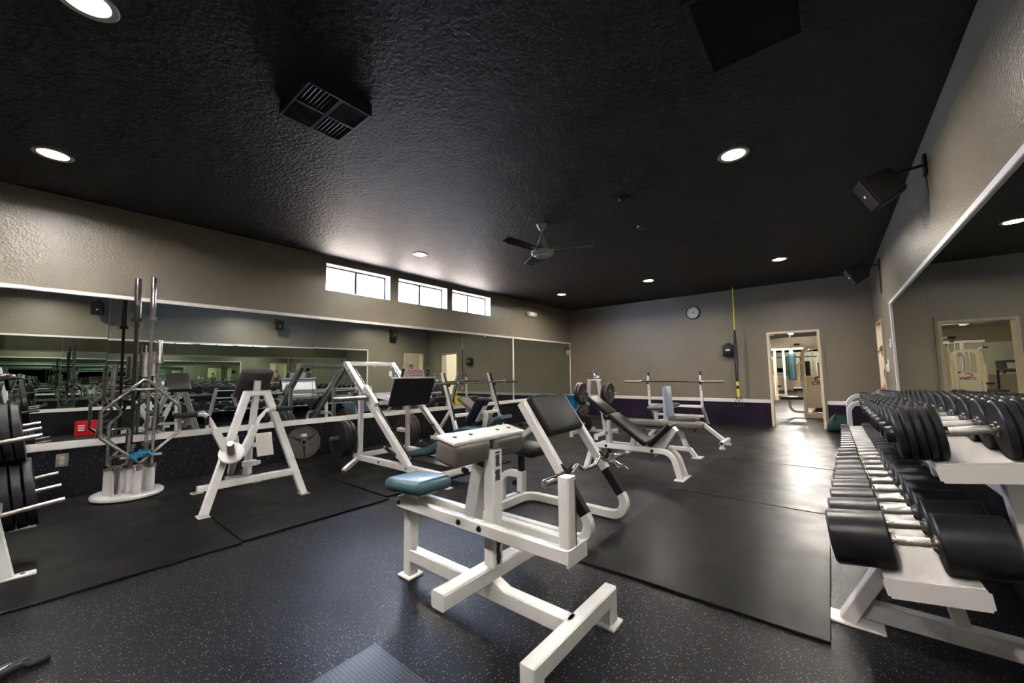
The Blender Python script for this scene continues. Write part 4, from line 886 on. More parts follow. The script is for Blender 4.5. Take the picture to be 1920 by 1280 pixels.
# curl bar
x0 = -5.37
t = thing('ez_curl_bar', 'dull chrome curl bar standing upright at the left of the bar holder', 'barbell', (-5.35, .49, .067))
bm = B(); tube(bm, [(-5.35, .49, .25), (-5.35, .49, .36), (x0, .555, .45), (x0, .475, .55), (x0, .475, .70), (x0, .56, .80), (x0, .485, .92), (x0, .482, 1.08)], .0135, .045); add('shaft', bm, 'steel', t)
bm = B(); lathe(bm, (x0, .482, 1.06), (0, .02, 1), [(.036, 0), (.036, .014), (.0245, .016), (.0245, .215), (0, .215)], 18); add('sleeve', bm, 'steel', t)
bm = B(); lathe(bm, (-5.35, .49, .067), (0, 0, 1), [(.0245, 0), (.0245, .2), (.036, .202), (.036, .216), (0, .216)], 18); add('sleeve', bm, 'steel', t)
# cambered bar
t = thing('cambered_bar', 'dark cambered bar behind the trap bar in the holder', 'barbell', (-5.42, .60, .067))
bm = B(); tube(bm, [(-5.42, .60, .067), (-5.42, .62, .75), (-5.42, .66, .86), (-5.42, .74, .92), (-5.42, .76, 1.05), (-5.42, .76, 1.40)], .0145, .05); add('shaft', bm, 'dsteel', t)
bm = B(); lathe(bm, (-5.42, .76, 1.16), (0, 0, 1), [(.03, 0), (.0245, .01), (.0245, .25), (0, .25)], 18); add('sleeve', bm, 'steel', t)
# blue cloth over the trap bar's lower grip
bm = B(); n = 10; rows = []
for i in range(n+1):
    f = i/n; y = .60+.17*f; rows.append([bm.verts.new((-5.165+dx+.006*math.sin(i*2.3+dz*40), y, .4075+dz+.010*math.sin(i*1.7))) for dx, dz in ((-.035, -.03-.02*math.sin(f*5)), (-.018, .012), (0, .022+.02*math.sin(f*3.1)), (.018, .014), (.038, -.012-.018*math.sin(f*7)))])
for i in range(n):
    for j in range(4): bm.faces.new((rows[i][j], rows[i+1][j], rows[i+1][j+1], rows[i][j+1]))
r_ = bmesh.ops.solidify(bm, geom=list(bm.faces), thickness=.003)
tag(center(add('blue_towel', bm, 'blue', smooth=70)), 'small bright blue cloth draped over the trap bar', 'cloth')

# ================================================================== LEFT PLATE TREE
t = thing('plate_tree', 'white A-frame plate tree loaded with black plates at the left photo edge', 'plate rack', (-4.23, -.35, 0))
for x in (-3.66, -4.80):
    for s in (-1, 1):
        bm = B(); beam(bm, (x, -.35+s*.31, .02), (x, -.35+s*.05, 1.28), .05, .06, side=(1, 0, 0)); add('leg', bm, 'white', t)
    bm = B(); rbox(bm, (x, -.35, .013), (.06, .84, .026), r=.004, seg=1); add('foot_bar', bm, 'white', t)
    for s in (-1, 1): bm = B(); lathe(bm, (x, -.35+s*.37, .0262), (0, 0, 1), [(.012, 0), (.012, .001), (0, .001)], 10); add('bolt_hole', bm, 'chip', t)
for z, f, L in ((.36, .25, .265), (.76, .58, .24), (1.12, .86, .17)):
    for s in (-1, 1):
        yb_ = -.35+s*(.31-.26*f)
        bm = B(); beam(bm, (-3.66, yb_, z), (-4.80, yb_, z), .05, .05, side=(0, 1, 0)); add('cross_rail', bm, 'white', t)
        for x in (-3.70, -4.20, -4.76):
            if x == -4.20 and z > 1: continue
            bm = B(); sweep(bm, [(x, yb_, z), (x, yb_+s*L, z+.04)], circp(.0135, 12)); add('peg', bm, 'steel', t)
for k in range(3): wplate((-4.20, -.075+.05*k, .376+.007*k), (0, 1, .14), .222, .042, 'diron', ['innermost', 'middle', 'outermost'][k]+' black plate on the lower middle peg of the left plate tree', 'plates on the left plate tree')
for k in range(3): wplate((-4.20, -.14+.045*k, .775+.007*k), (0, 1, .14), .20, .04, 'diron', ['innermost', 'middle', 'outermost'][k]+' black plate on the centre middle peg of the left plate tree', 'plates on the left plate tree')
wplate((-4.76, -.14, .775), (0, 1, .14), .15, .035, 'diron', 'black plate on the far centre peg of the left plate tree', 'plates on the left plate tree')
wplate((-4.76, -.19, 1.14), (0, 1, .14), .12, .03, 'diron', 'small black plate on the far top peg of the left plate tree', 'plates on the left plate tree')

# ================================================================== SMALL PLATE TREE NEAR THE FAR CORNER
c0 = V((-3.44, 6.62, 0))
t = thing('plate_tree', 'small white plate tree topped with chrome clips before the far corner', 'plate rack', c0)
for s in (-1, 1):
    bm = B(); beam(bm, (c0.x+s*.09, 6.62, 1.0), (c0.x+s*.20, 6.62, .07), .06, .05, side=(1, 0, 0)); add('post', bm, 'white', t)
    bm = B(); beam(bm, (c0.x+s*.24, 6.15, .06), (c0.x+s*.24, 7.02, .06), .055, .055, side=(1, 0, 0)); add('foot_beam', bm, 'white', t)
    for y in (6.17, 7.0): bm = B(); lathe(bm, (c0.x+s*.24, y, .05), (0, 0, -1), [(.025, 0), (.03, .03), (.04, .05), (0, .05)], 14); add('foot', bm, 'white', t)
bm = B(); rbox(bm, (c0.x, 6.62, 1.005), (.25, .08, .025), r=.004, seg=1); add('top_plate', bm, 'white', t)
bm = B(); beam(bm, (c0.x-.24, 6.62, .075), (c0.x+.24, 6.62, .075), .05, .05, side=(0, 1, 0)); add('base_crossbar', bm, 'white', t)
bm = B(); rod(bm, (c0.x, 6.62, 1.01), (c0.x, 6.62, 1.2), .008); add('clip_rod', bm, 'chrome', t)
for s in (-1, 1):
    for z, L in ((.75, .3), (.42, .28)):
        bm = B(); rod(bm, (c0.x+s*.11, 6.62, z), (c0.x+s*(.13+L), 6.62, z+.02), .014); add('peg', bm, 'steel', t)
for z in (.70, .45, .2): bm = B(); rod(bm, (c0.x-.11, 6.60, z), (c0.x-.12, 6.33, z+.02), .013); add('peg', bm, 'steel', t)
random.seed(3)
for k in range(5):
    a = k*1.25; c = V((c0.x+.03*math.cos(a), 6.62+.03*math.sin(a), 1.05+.028*k)); cl = thing('spring_collar', 'chrome spring collar '+['lowest', 'second lowest', 'in the middle', 'second highest', 'highest'][k]+' in the pile atop the small plate tree', 'collar', c, 'chrome collars on the small plate tree')
    bm = B(); pts = [c+V((.026*math.cos(i*.7), .026*math.sin(i*.7), -.012+.0012*i)) for i in range(22)]; sweep(bm, pts, circp(.0035, 6)); add('coil', bm, 'chrome', cl)
    for q in (0, 1):
        e = pts[0] if q == 0 else pts[-1]; d = V((math.cos(a+q*.9), math.sin(a+q*.9), .5)); bm = B(); rod(bm, e, e+d*.06, .005, 8); add('clip_handle', bm, 'chrome', cl)
G_ = 'plates on the small plate tree'
wplate((c0.x+.30, 6.62, .765), (1, 0, -.06), .185, .05, 'iron', 'large grey plate on the upper right peg of the small plate tree', G_)
wplate((c0.x+.235, 6.62, .762), (1, 0, -.06), .185, .045, 'diron', 'black plate behind the large grey one on the upper right peg', G_)
wplate((c0.x-.25, 6.62, .765), (-1, 0, .06), .185, .045, 'biron', 'brown plate innermost on the upper left peg of the small plate tree', G_)
wplate((c0.x-.31, 6.62, .768), (-1, 0, .06), .185, .045, 'biron', 'brown plate outermost on the upper left peg of the small plate tree', G_)
wplate((c0.x-.115, 6.42, .712), (0, -1, -.05), .10, .035, 'iron', 'small grey plate high on the front peg of the small plate tree', G_, spokes=True)
for k in range(3): wplate((c0.x-.115, 6.50-.045*k, .455+.003*k), (0, -1, -.05), .098, .038, 'iron' if k == 2 else 'diron', ['back', 'middle', 'front'][k]+' small plate on the middle front peg of the small plate tree', G_, spokes=False)
wplate((c0.x-.118, 6.44, .213), (0, -1, -.05), .15, .045, 'diron', 'black plate low on the front peg of the small plate tree', G_)
wplate((c0.x+.26, 6.62, .437), (1, 0, -.06), .17, .045, 'diron', 'black plate on the lower right peg of the small plate tree', G_)
wplate((c0.x-.26, 6.62, .437), (-1, 0, .06), .17, .045, 'diron', 'black plate on the lower left peg of the small plate tree', G_)

# ================================================================== DUMBBELL RACK
Y0, Y1 = 2.10, 6.72
tilt = math.radians(8.5)
t = thing('dumbbell_rack', 'long white two-tier dumbbell rack along the right wall', 'dumbbell rack', (.30, (Y0+Y1)/2, 0))
ct, st = math.cos(tilt), math.sin(tilt)
def tray(x0, x1, z0, nm, ya, yb):
    cx = (x0+x1)/2; cz = z0+(x1-x0)/2*math.tan(tilt)
    bm = B(); rbox(bm, (cx, (ya+yb)/2, cz-.004), ((x1-x0)/ct, yb-ya, .008), rot=(0, -tilt, 0), r=.002, seg=1); tr = add(nm, bm, 'trim', t)
    for y in (ya-.004, yb+.004):
        pl = [V((x0-.005, y, z0-.002)), V((x1+.01, y, z0-.002+(x1-x0)*math.tan(tilt))), V((x1+.018, y, z0-.070+(x1-x0)*math.tan(tilt))), V((x0+.010, y, z0-.070))]
        bm = B(); prism(bm, pl, (0, 1, 0), .008); bmesh.ops.bevel(bm, geom=[e for e in bm.edges if abs((e.verts[0].co-e.verts[1].co).normalized().y) > .9], offset=.008, segments=3, affect='EDGES'); add('end_plate', bm, 'trim', tr)
    bm = B()
    for xx, zz in ((x0+.01, z0-.02), (x1-.005, z0-.02+(x1-x0)*math.tan(tilt))): beam(bm, (xx, ya+.005, zz), (xx, yb-.005, zz), .012, .035, side=(1, 0, 0), c=.002)
    add('tray_edge', bm, 'trim', tr)
tray(.105, .36, .352, 'lower_tray', Y0-.03, Y1); tray(.288, .56, .769, 'upper_tray', Y0+.10, Y1)
for y in (2.40, 4.48, 6.55):
    bm = B(); beam(bm, (-.01, y, .012), (.16, y, .335), .075, .055, side=(0, 1, 0), c=.004); add('front_leg', bm, 'trim', t)
    bm = B(); rbox(bm, (.02, y, .006), (.19, .11, .012), r=.003, seg=1); add('foot_plate', bm, 'trim', t)
    bm = B(); beam(bm, (.03, y, .075), (.62, y, .075), .055, .075, side=(0, 1, 0), c=.004); bb = add('base_bar', bm, 'trim', t)
    for x in (.28, .40): bm = B(); lathe(bm, (x, y-.0275, .075), (0, -1, 0), [(.02, 0), (.02, .003), (.013, .004), (.013, .013), (0, .014)], 12); add('bolt', bm, 'trim', bb)
    bm = B(); beam(bm, (.345, y, .10), (.29, y, .36), .05, .05, side=(0, 1, 0), c=.004); add('middle_strut', bm, 'trim', t)
    bm = B(); beam(bm, (.60, y, .012), (.50, y, .78), .075, .055, side=(0, 1, 0), c=.004); add('rear_post', bm, 'trim', t)
    bm = B(); beam(bm, (.30, y, .71), (.53, y, .745), .05, .045, side=(0, 1, 0), c=.004); beam(bm, (.12, y, .30), (.54, y, .36), .05, .045, side=(0, 1, 0), c=.004); add('tray_bracket', bm, 'trim', t)
for y, zt in ((Y1+.07, .70), (Y1+.24, .78)):
    bm = B(); bent(bm, [(.155, y, .03), (.155, y, zt), (.50, y, zt+.03), (.60, y, .03)], .05, .05, .13, side=(0, 1, 0), n=8); add('end_hoop', bm, 'white', t)
bm = B(); beam(bm, (.155, Y1+.02, .055), (.155, Y1+.27, .055), .05, .05, side=(1, 0, 0)); beam(bm, (.60, 6.5, .055), (.60, Y1+.27, .055), .05, .05, side=(1, 0, 0)); beam(bm, (.155, 6.55, .06), (.155, Y1+.04, .055), .05, .05, side=(1, 0, 0)); add('end_rail', bm, 'white', t)

def rotx(p, c):      # tilt about the y axis through c
    d = p-c; return c+V((d.x*ct-d.z*st, d.y, d.x*st+d.z*ct))
ax = V((ct, 0, st))
def round_db(c, r, hl, gap, label):
    t = thing('dumbbell', label, 'dumbbell', c, 'round dumbbells on the lower tier')
    c = V(c)
    bm = B(); lathe(bm, c, ax, [(.0145, -gap/2), (.0175, -gap/4), (.0175, gap/4), (.0145, gap/2)], 16); add('handle', bm, 'knurl', t)
    for s in (-1, 1):
        bm = B(); lathe(bm, c+ax*s*gap/2, ax*s, [(.0, -.0), (r-.006, .0), (r, .006), (r, hl-.008), (r-.008, hl), (.03, hl), (.028, hl-.006), (0, hl-.006)], 36); add('head', bm, 'rubber', t)
        bm = B(); lathe(bm, c+ax*s*gap/2, ax*-s, [(.028, 0), (.028, .006), (.02, .008), (.02, .018), (.0165, .02)], 16); add('collar', bm, 'chrome', t)
def plate_db(c, r, gap, label, nd=5):
    t = thing('dumbbell', label, 'dumbbell', c, 'plate-built dumbbells on the upper tier'); c = V(c)
    bm = B(); lathe(bm, c, ax, [(.0145, -gap/2), (.0175, -gap/4), (.0175, gap/4), (.0145, gap/2)], 16); add('handle', bm, 'knurl', t)
    for s in (-1, 1):
        o = gap/2; td = .027
        for k in range(nd):
            rr = r if k < nd-1 else r*.97
            bm = B(); lathe(bm, c+ax*s*(o+td*k), ax*s, [(0, 0.0003), (rr-.006, .0003), (rr, .0045), (rr, td-.0065), (rr-.008, td-.0003), (0, td-.0003)], 32); add('disc', bm, 'rubber', t)
        bm = B(); lathe(bm, c+ax*s*(o+td*nd), ax*s, [(.034, 0), (.034, .022), (.03, .028), (0, .028)], 16); add('end_cap', bm, 'rubber', t)
        bm = B(); lathe(bm, c+ax*s*o, ax*-s, [(.03, 0), (.03, .006), (.02, .008), (.02, .02), (.0165, .022)], 16); add('collar', bm, 'chrome', t)
def hex_db(c, r, hl, gap, label, tier):
    t = thing('dumbbell', label, 'dumbbell', c, 'hexagonal dumbbells on the %s tier' % tier); c = V(c)
    bm = B(); lathe(bm, c, ax, [(.013, -gap/2), (.0155, -gap/4), (.0155, gap/4), (.013, gap/2)], 12); add('handle', bm, 'knurl', t)
    for s in (-1, 1):
        bm = B(); pr = [(r*1.12*math.cos(PI/6+i*PI/3), r*1.12*math.sin(PI/6+i*PI/3)) for i in range(6)]
        sweep(bm, [c+ax*s*gap/2, c+ax*s*(gap/2+.008), c+ax*s*(gap/2+hl-.012), c+ax*s*(gap/2+hl)], pr, side=(0, 0, 1), scale=[.86, 1, 1, .8]); add('head', bm, 'hexrub', t, 20)
def restz(xc, x0, z0): return z0+(xc-x0)*math.tan(tilt)
ylow = [2.165+.228*i for i in range(10)]
for i, y in enumerate(ylow):
    r = .105-.0035*i; hl = .185-.007*i; gap = .13
    xm = .205-.001*i; z = restz(xm, .105, .352)+(r+.001)/ct
    round_db((xm, y, z), r, hl, gap, ORD[i]+' round black dumbbell from the near end of the rack\'s lower tier')
yh = ylow[-1]+.205; i = 0
while yh < Y1-.06:
    r = max(.045, .068-.0026*i); hl = max(.085, .115-.003*i); xm = .20; z = restz(xm, .105, .352)+(r+.001)/ct
    hex_db((xm, yh, z), r, hl, .125, ORD[i]+' hexagonal dumbbell beyond the round ones on the lower tier', 'lower'); yh += .19-.004*i; i += 1
yup = [2.275+.232*i for i in range(12)]
for i, y in enumerate(yup):
    r = .107-.003*i; xm = .394; z = restz(xm, .288, .769)+(r+.001)/ct
    plate_db((xm, y, z), r, .148, ORD[i]+' plate-built dumbbell from the near end of the rack\'s upper tier', 5 if i < 8 else 4)
yh = yup[-1]+.19; i = 0
while yh < Y1-.05:
    r = max(.045, .062-.002*i); hl = .10-.003*i; xm = .394; z = restz(xm, .288, .769)+(r+.001)/ct
    hex_db((xm, yh, z), r, hl, .125, ORD[i]+' hexagonal dumbbell beyond the plate-built ones on the upper tier', 'upper'); yh += .155; i += 1

# ================================================================== SMALL FLOOR PROPS
t = thing('milk_crate', 'red plastic crate with white stripes, seen in the left mirror', 'crate', (.46, .72, 0))
def crate():
    x0, x1, y0, y1, z1 = .32, .60, .56, .88, .27
    bm = B(); box(bm, x0, x1, y0, y1, 0.001, .012); add('bottom', bm, 'red', t, 0)
    for k, z in enumerate((.03, .09, .15, .21, .26)):
        bm = B(); h = .038 if k < 4 else .02
        for q in ((x0, x0+.012, y0, y1), (x1-.012, x1, y0, y1), (x0+.012, x1-.012, y0, y0+.012), (x0+.012, x1-.012, y1-.012, y1)): box(bm, *q, z-h/2, z+h/2)
        add('slat_band', bm, 'red', t, 0)
    bm = B()
    for x in (x0+.006, x1-.006):
        for y in (y0+.006, y1-.006): box(bm, x-.012, x+.012, y-.012, y+.012, .003, z1)
    add('corner_post', bm, 'red', t, 0)
    for z in (.10, .145, .19): bm = B(); box(bm, x0-.002, x0-.0005, y0+.03, y0+.12, z-.012, z+.012); add('white_stripe', bm, 'wplas', t, 0)
crate()
# blue bin in the far left corner
c = V((-5.35, 8.98, 0)); t = thing('storage_bin', 'bright blue plastic bin in the far left corner', 'bin', c)
bm = B(); n = 16
def rr_(w, d, z): 
    return [bm.verts.new(c+V((w*(abs(math.cos(a))**.4)*math.copysign(1, math.cos(a)), d*(abs(math.sin(a))**.4)*math.copysign(1, math.sin(a)), z))) for a in [2*PI*(i+.5)/n for i in range(n)]]
R_ = [rr_(.17, .14, .0), rr_(.20, .17, .55), rr_(.19, .16, .55), rr_(.16, .13, .02)]
bm.faces.new(R_[0]); bm.faces.new(list(reversed(R_[3])))
for k in range(3):
    for j in range(n): bm.faces.new((R_[k][j], R_[k][(j+1) % n], R_[k+1][(j+1) % n], R_[k+1][j]))
add('tub', bm, 'bbin', t)
bm = B()
for s in (-1, 1): rbox(bm, c+V((s*.205, 0, .54)), (.02, .36, .025), r=.006, seg=1); rbox(bm, c+V((0, s*.175, .54)), (.4, .02, .025), r=.006, seg=1)
add('rim', bm, 'bbin', t)
# yellow wet floor sign (seen in mirror)
c = V((-4.22, 6.70, 0)); t = thing('caution_floor_sign', 'yellow folding floor sign, seen in the left mirror', 'floor sign', c)
for s in (-1, 1):
    bm = B(); prism(bm, [c+V((s*.16, -.15, 0)), c+V((s*.16, .15, 0)), c+V((s*.012, .10, .60)), c+V((s*.012, -.10, .60))], (1, 0, s*.25), .008); add('panel', bm, 'yels', t, 0)
bm = B(); rbox(bm, c+V((0, 0, .605)), (.04, .12, .02), r=.005); add('hinge', bm, 'yels', t)
# green bag by the doorway
c = V((.10, 9.42, 0)); t = thing('gym_bag', 'dark green gym bag slumped by the doorway', 'bag', c)
bm = B(); rbox(bm, c+V((0, 0, .16)), (.34, .22, .32), r=.09, seg=4)
for v in bm.verts:
    k = (v.co.z)/.32; v.co.x = c.x+(v.co.x-c.x)*(1.15-.3*k)-.06*(1-k); v.co.y += .012*math.sin(v.co.x*30); v.co.z += .015*math.sin(v.co.x*18)
    v.co.z = max(v.co.z, .002)
add('body', bm, 'green', t)
bm = B(); tube(bm, [c+V((-.1, -.11, .2)), c+V((-.08, -.14, .34)), c+V((.08, -.12, .34)), c+V((.1, -.11, .2))], .012, .06); add('strap', bm, 'black', t)
bm = B(); rbox(bm, c+V((.08, -.0, .325)), (.10, .03, .012), r=.004); add('yellow_tab', bm, 'yel', t)
bm = B(); rbox(bm, c+V((-.0, -.112, .15)), (.20, .02, .15), r=.008); add('pocket', bm, 'green', t)

# ================================================================== ROOM BEHIND THE DOORWAY
def fixture(x, y, z, label, w_, L=1.2, W=.3, energy=None):
    t = thing('ceiling_fixture', label, 'ceiling light', (x, y, z))
    bm = B(); rbox(bm, (x, y, z-.03), (W, L, .058), r=.008, seg=1); add('housing', bm, 'wplas', t)
    bm = B(); box(bm, x-W/2+.02, x+W/2-.02, y-L/2+.02, y+L/2-.02, z-.066, z-.0595); add('diffuser', bm, 'lens2', t, 0)
    ld = bpy.data.lights.new('lamp', 'AREA'); ld.shape = 'RECTANGLE'; ld.size = W; ld.size_y = L; ld.energy = energy or BACK_W; ld.color = (1, .93, .82)
    lo = bpy.data.objects.new('lamp', ld); COL.objects.link(lo); lo.parent = t; lo.location = (0, 0, -.07)
def pendant(x, y, z, label):  # globe shape is invented so the lamp also lights the ceiling
    t = thing('globe_fill_lamp', label, 'ceiling light', (x, y, z), 'globe fill lamps in the back room')
    bm = B(); lathe(bm, (x, y, z), (0, 0, -1), [(.06, 0), (.055, .02), (.012, .03), (.01, .16), (.05, .165), (.05, .19)], 16); add('stem', bm, 'wplas', t)
    bm = B(); lathe(bm, (x, y, z-.19), (0, 0, -1), [(.0, 0)]+[(.13*math.sin(PI*k/10), .13-.13*math.cos(PI*k/10)) for k in range(1, 10)]+[(0, .26)], 20); add('globe', bm, 'globe', t, 80)
pendant(-.42, 13.6, 3.1, 'bright lamp seen through the doorway top, globe shape added')
pendant(-2.6, 14.0, 3.1, 'added globe lamp left of the doorway in the back room')  # this and the next two are added fill for the back room
pendant(-1.2, 20.0, 3.1, 'added globe lamp above the cable tower in the back room')
pendant(2.5, 17.0, 3.1, 'added globe lamp at the right of the back room')
fixture(1.9, 8.7, 2.45, 'ceiling fixture in the side passage', 1, .6, .3, 30)
fan(-2.53, 21.3, 3.1, 'cream ceiling fan in the back room, seen in the right mirror', 'cream', 4, .2)
# selectorized beige machine
yc0 = 11.9; x0 = -.52
t = MACHINE = thing('weight_stack_machine', 'beige weight-stack machine with red swoosh emblem beyond the doorway', 'exercise machine', (x0+.25, yc0, 0))
for y in (yc0-.12, yc0+.28):
    bm = B(); bent(bm, [(x0, y, .03), (x0, y, 1.70), (x0+.55, y, 1.70), (x0+.55, y, .03)], .07, .06, .2, side=(0, 1, 0), n=8); add('arched_frame', bm, 'cream', t)
bm = B(); beam(bm, (x0-.03, yc0-.12, .06), (x0+.60, yc0-.12, .06), .07, .1, side=(0, 1, 0)); beam(bm, (x0-.03, yc0+.28, .06), (x0+.60, yc0+.28, .06), .07, .1, side=(0, 1, 0)); beam(bm, (x0+.1, yc0-.1, .1), (x0+.2, yc0-.1, .27), .04, .04); beam(bm, (x0+.45, yc0-.1, .1), (x0+.35, yc0-.1, .27), .04, .04); add('base_frame', bm, 'cream', t)
bm = B(); rbox(bm, (x0+.275, yc0-.115, .62), (.46, .03, .74), r=.01, seg=2); sh = add('shroud', bm, 'cream', t)
text('lettering', 'CYBEX', .11, (x0+.31, yc0-.1312, .83), (1, 0, 0), (0, 0, 1), 'black', sh, bold=.004, shear=.25)
bm = B(); pts = []
for k in range(13): a = .5+k*.36; pts.append((x0+.31+.10*math.cos(a)+.01, yc0-.131, .935+.045*math.sin(a)))
sweep(bm, pts, rectp(.003, .026, .001), side=(0, 1, 0), scale=[.3+1.1*math.sin(PI*k/12) for k in range(13)]); add('swoosh_emblem', bm, 'redp', sh)
bm = B()
for k in range(14): box(bm, x0+.15, x0+.42, yc0+.02, yc0+.14, .14+k*.045, .18+k*.045)
add('weight_stack', bm, 'dsteel', t, 0)
for x in (x0+.2, x0+.36): bm = B(); rod(bm, (x, yc0+.08, .1), (x, yc0+.08, 1.66), .012); add('guide_rod', bm, 'chrome', t)
bm = B(); lathe(bm, (x0+.42, yc0-.05, 1.58), (0, 1, 0), [(.07, 0), (.07, .012), (.055, .016), (.055, .024), (.07, .028), (.07, .04)], 20); add('pulley', bm, 'grey', t)
bm = B(); tube(bm, [(x0+.36, yc0-.05, 1.56), (x0+.34, yc0-.06, 1.3), (x0+.37, yc0-.07, 1.02)], .008, .1); add('cable', bm, 'black', t)
bm = B(); bent(bm, [(x0-.02, yc0+.08, .12), (x0-.30, yc0+.08, .12), (x0-.34, yc0+.08, .42)], .06, .06, .15, side=(0, 1, 0)); add('seat_arch', bm, 'cream', t)
bm = B(); rbox(bm, (x0-.26, yc0+.08, .46), (.46, .36, .07), r=.025, seg=2); add('seat', bm, 'vinyl', t)
bm = B(); rbox(bm, (x0-.10, yc0+.08, .68), (.25, .3, .06), r=.02, seg=2); add('knee_pad', bm, 'vinyl', t)
bm = B(); bent(bm, [(x0-.12, yc0+.24, .5), (x0-.12, yc0+.24, 1.32), (x0+.03, yc0+.24, 1.36)], .06, .06, .12, side=(0, 1, 0)); add('handle_frame', bm, 'cream', t)
bm = B(); tube(bm, [(x0+.06, yc0-.1, 1.69), (x0+.02, yc0-.16, 1.76), (x0-.06, yc0-.2, 1.77)], .02, .04); add('top_lever', bm, 'cream', t)
bm = B(); rod(bm, (x0-.03, yc0-.19, 1.77), (x0-.14, yc0-.21, 1.77), .026); add('grip', bm, 'grip', t)
# cable tower
t = thing('cable_tower', 'white cable crossover tower far behind the doorway', 'exercise machine', (-1.9, 21.5, 0))
X = [-2.45, -1.95, -1.62]
for x in X: bm = B(); beam(bm, (x, 21.5, .02), (x, 21.5, 2.15), .09, .08, side=(1, 0, 0)); add('column', bm, 'white', t)
bm = B(); beam(bm, (-3.0, 21.5, 2.12), (-.7, 21.5, 2.12), .1, .08, side=(0, 1, 0)); add('top_beam', bm, 'white', t)
bm = B(); beam(bm, (-2.5, 21.5, .05), (-1.55, 21.5, .05), .1, .08, side=(0, 1, 0)); beam(bm, (-2.0, 21.0, .05), (-2.0, 21.5, .05), .08, .08, side=(1, 0, 0)); add('base_beam', bm, 'white', t)
bm = B()
for k in range(16): box(bm, -2.35, -2.05, 21.45, 21.55, .15+k*.055, .2+k*.055)
add('weight_stack', bm, 'dsteel', t, 0)
for x in (-2.28, -2.12): bm = B(); rod(bm, (x, 21.5, .1), (x, 21.5, 2.1), .012); add('guide_rod', bm, 'chrome', t)
bm = B(); lathe(bm, (-2.2, 21.4, 2.2), (0, 1, 0), [(.08, 0), (.08, .02), (0, .022)], 16); add('pulley', bm, 'black', t)
bm = B(); rbox(bm, (-2.0, 21.0, .45), (.5, .4, .08), r=.03); rbox(bm, (-2.0, 21.05, .23), (.1, .1, .4), r=.01); add('seat', bm, 'nvinyl', t)
t = thing('punching_bag', 'teal hanging bag beside the cable tower in the back room', 'punching bag', (-1.28, 20.6, .75))
bm = B(); lathe(bm, (-1.28, 20.6, .75), (0, 0, 1), [(.12, 0), (.15, .02), (.15, 1.05), (.12, 1.08), (0, 1.09)], 20); add('bag', bm, 'tealb', t)
bm = B(); rod(bm, (-1.28, 20.6, 1.82), (-1.28, 20.6, 3.1), .01); add('hanger', bm, 'dsteel', t)
# second machine, treadmill and mirror farther back
def clone(root, dx, dy, label):
    return dup(root, root.location+V((dx, dy, 0)), None, label)
clone(MACHINE, -1.72, 6.4, 'second beige weight-stack machine farther back, seen in the right mirror')
c = V((-3.05, 18.4, 0)); t = thing('treadmill', 'black treadmill in the back room, seen in the right mirror', 'treadmill', c)
bm = B(); rbox(bm, c+V((0, 0, .11)), (.75, 1.7, .16), r=.03, seg=2); add('deck', bm, 'black', t)
bm = B(); rbox(bm, c+V((0, -.05, .195)), (.5, 1.5, .012), r=.003, seg=1); add('belt', bm, 'grip', t)
for s in (-1, 1):
    bm = B(); bent(bm, [c+V((s*.36, .65, .15)), c+V((s*.36, .55, 1.15)), c+V((s*.36, -.05, 1.0))], .05, .06, .1, side=(1, 0, 0)); add('handrail', bm, 'dsteel', t)
bm = B(); rbox(bm, c+V((0, .58, 1.2)), (.74, .12, .36), rot=(-.5, 0, 0), r=.03, seg=2); co = add('console', bm, 'black', t)
bm = B(); rbox(bm, c+V((0, .52, 1.22)), (.34, .01, .2), rot=(-.5, 0, 0), r=.003, seg=1); add('display', bm, 'grey', co)
for k, (xa, xb) in enumerate(((-5.6, -4.26), (-4.25, -2.91), (-2.90, -1.56), (-1.55, -.21))):
    bm = B(); box(bm, xa, xb, 27.985, 27.995, .85, 2.34); tag(center(add('wall_mirror', bm, 'mirror', smooth=0)), ['leftmost', 'second from left', 'third from left', 'rightmost'][k]+' mirror panel on the end wall of the back room', 'mirror', 'back room mirror panels')
trim(11, -5.64, -.17, 27.96, 28.0, 2.342, 2.40); trim(12, -5.64, -.17, 27.96, 28.0, .79, .848)

# ================================================================== PERSON IN THE SIDE DOORWAY
px, py = .80, 8.93
t = thing('person', 'person in a blue sleeveless top standing in the side doorway, seen in the mirror', 'person', (px, py, 0))
def skinbody(name, chains, mt, par, sub=2, root=0):
    """chains: list of vertex lists [(x,y,z,r), ...]; a chain may start with an index tuple ('j', i) of an earlier vertex"""
    vs, es, rs = [], [], []
    for ch in chains:
        prev = None
        for it in ch:
            if it[0] == 'j': prev = it[1]; continue
            vs.append((it[0], it[1], it[2])); rs.append(it[3]); i = len(vs)-1
            if prev is not None: es.append((prev, i))
            prev = i
    me = bpy.data.meshes.new(name); me.from_pydata(vs, es, []); o = bpy.data.objects.new(name, me); COL.objects.link(o)
    sk = o.modifiers.new('skin', 'SKIN'); sk.use_smooth_shade = True
    ly = me.skin_vertices[0].data if me.skin_vertices else None
    if ly is None:
        bmm = bmesh.new(); bmm.from_mesh(me); bmm.verts.layers.skin.verify(); bmm.to_mesh(me); bmm.free(); ly = me.skin_vertices[0].data
    for i, r in enumerate(rs): ly[i].radius = r if isinstance(r, tuple) else (r, r); ly[i].use_root = (i == root)
    su = o.modifiers.new('sub', 'SUBSURF'); su.levels = sub; su.render_levels = sub
    dg = bpy.context.evaluated_depsgraph_get(); me2 = bpy.data.meshes.new_from_object(o.evaluated_get(dg)); bpy.data.objects.remove(o)
    bmn = bmesh.new(); bmn.from_mesh(me2); bpy.data.meshes.remove(me2)
    bmesh.ops.translate(bmn, verts=bmn.verts, vec=V((px, py, 0)))
    return add(name, bmn, mt, par, 80)
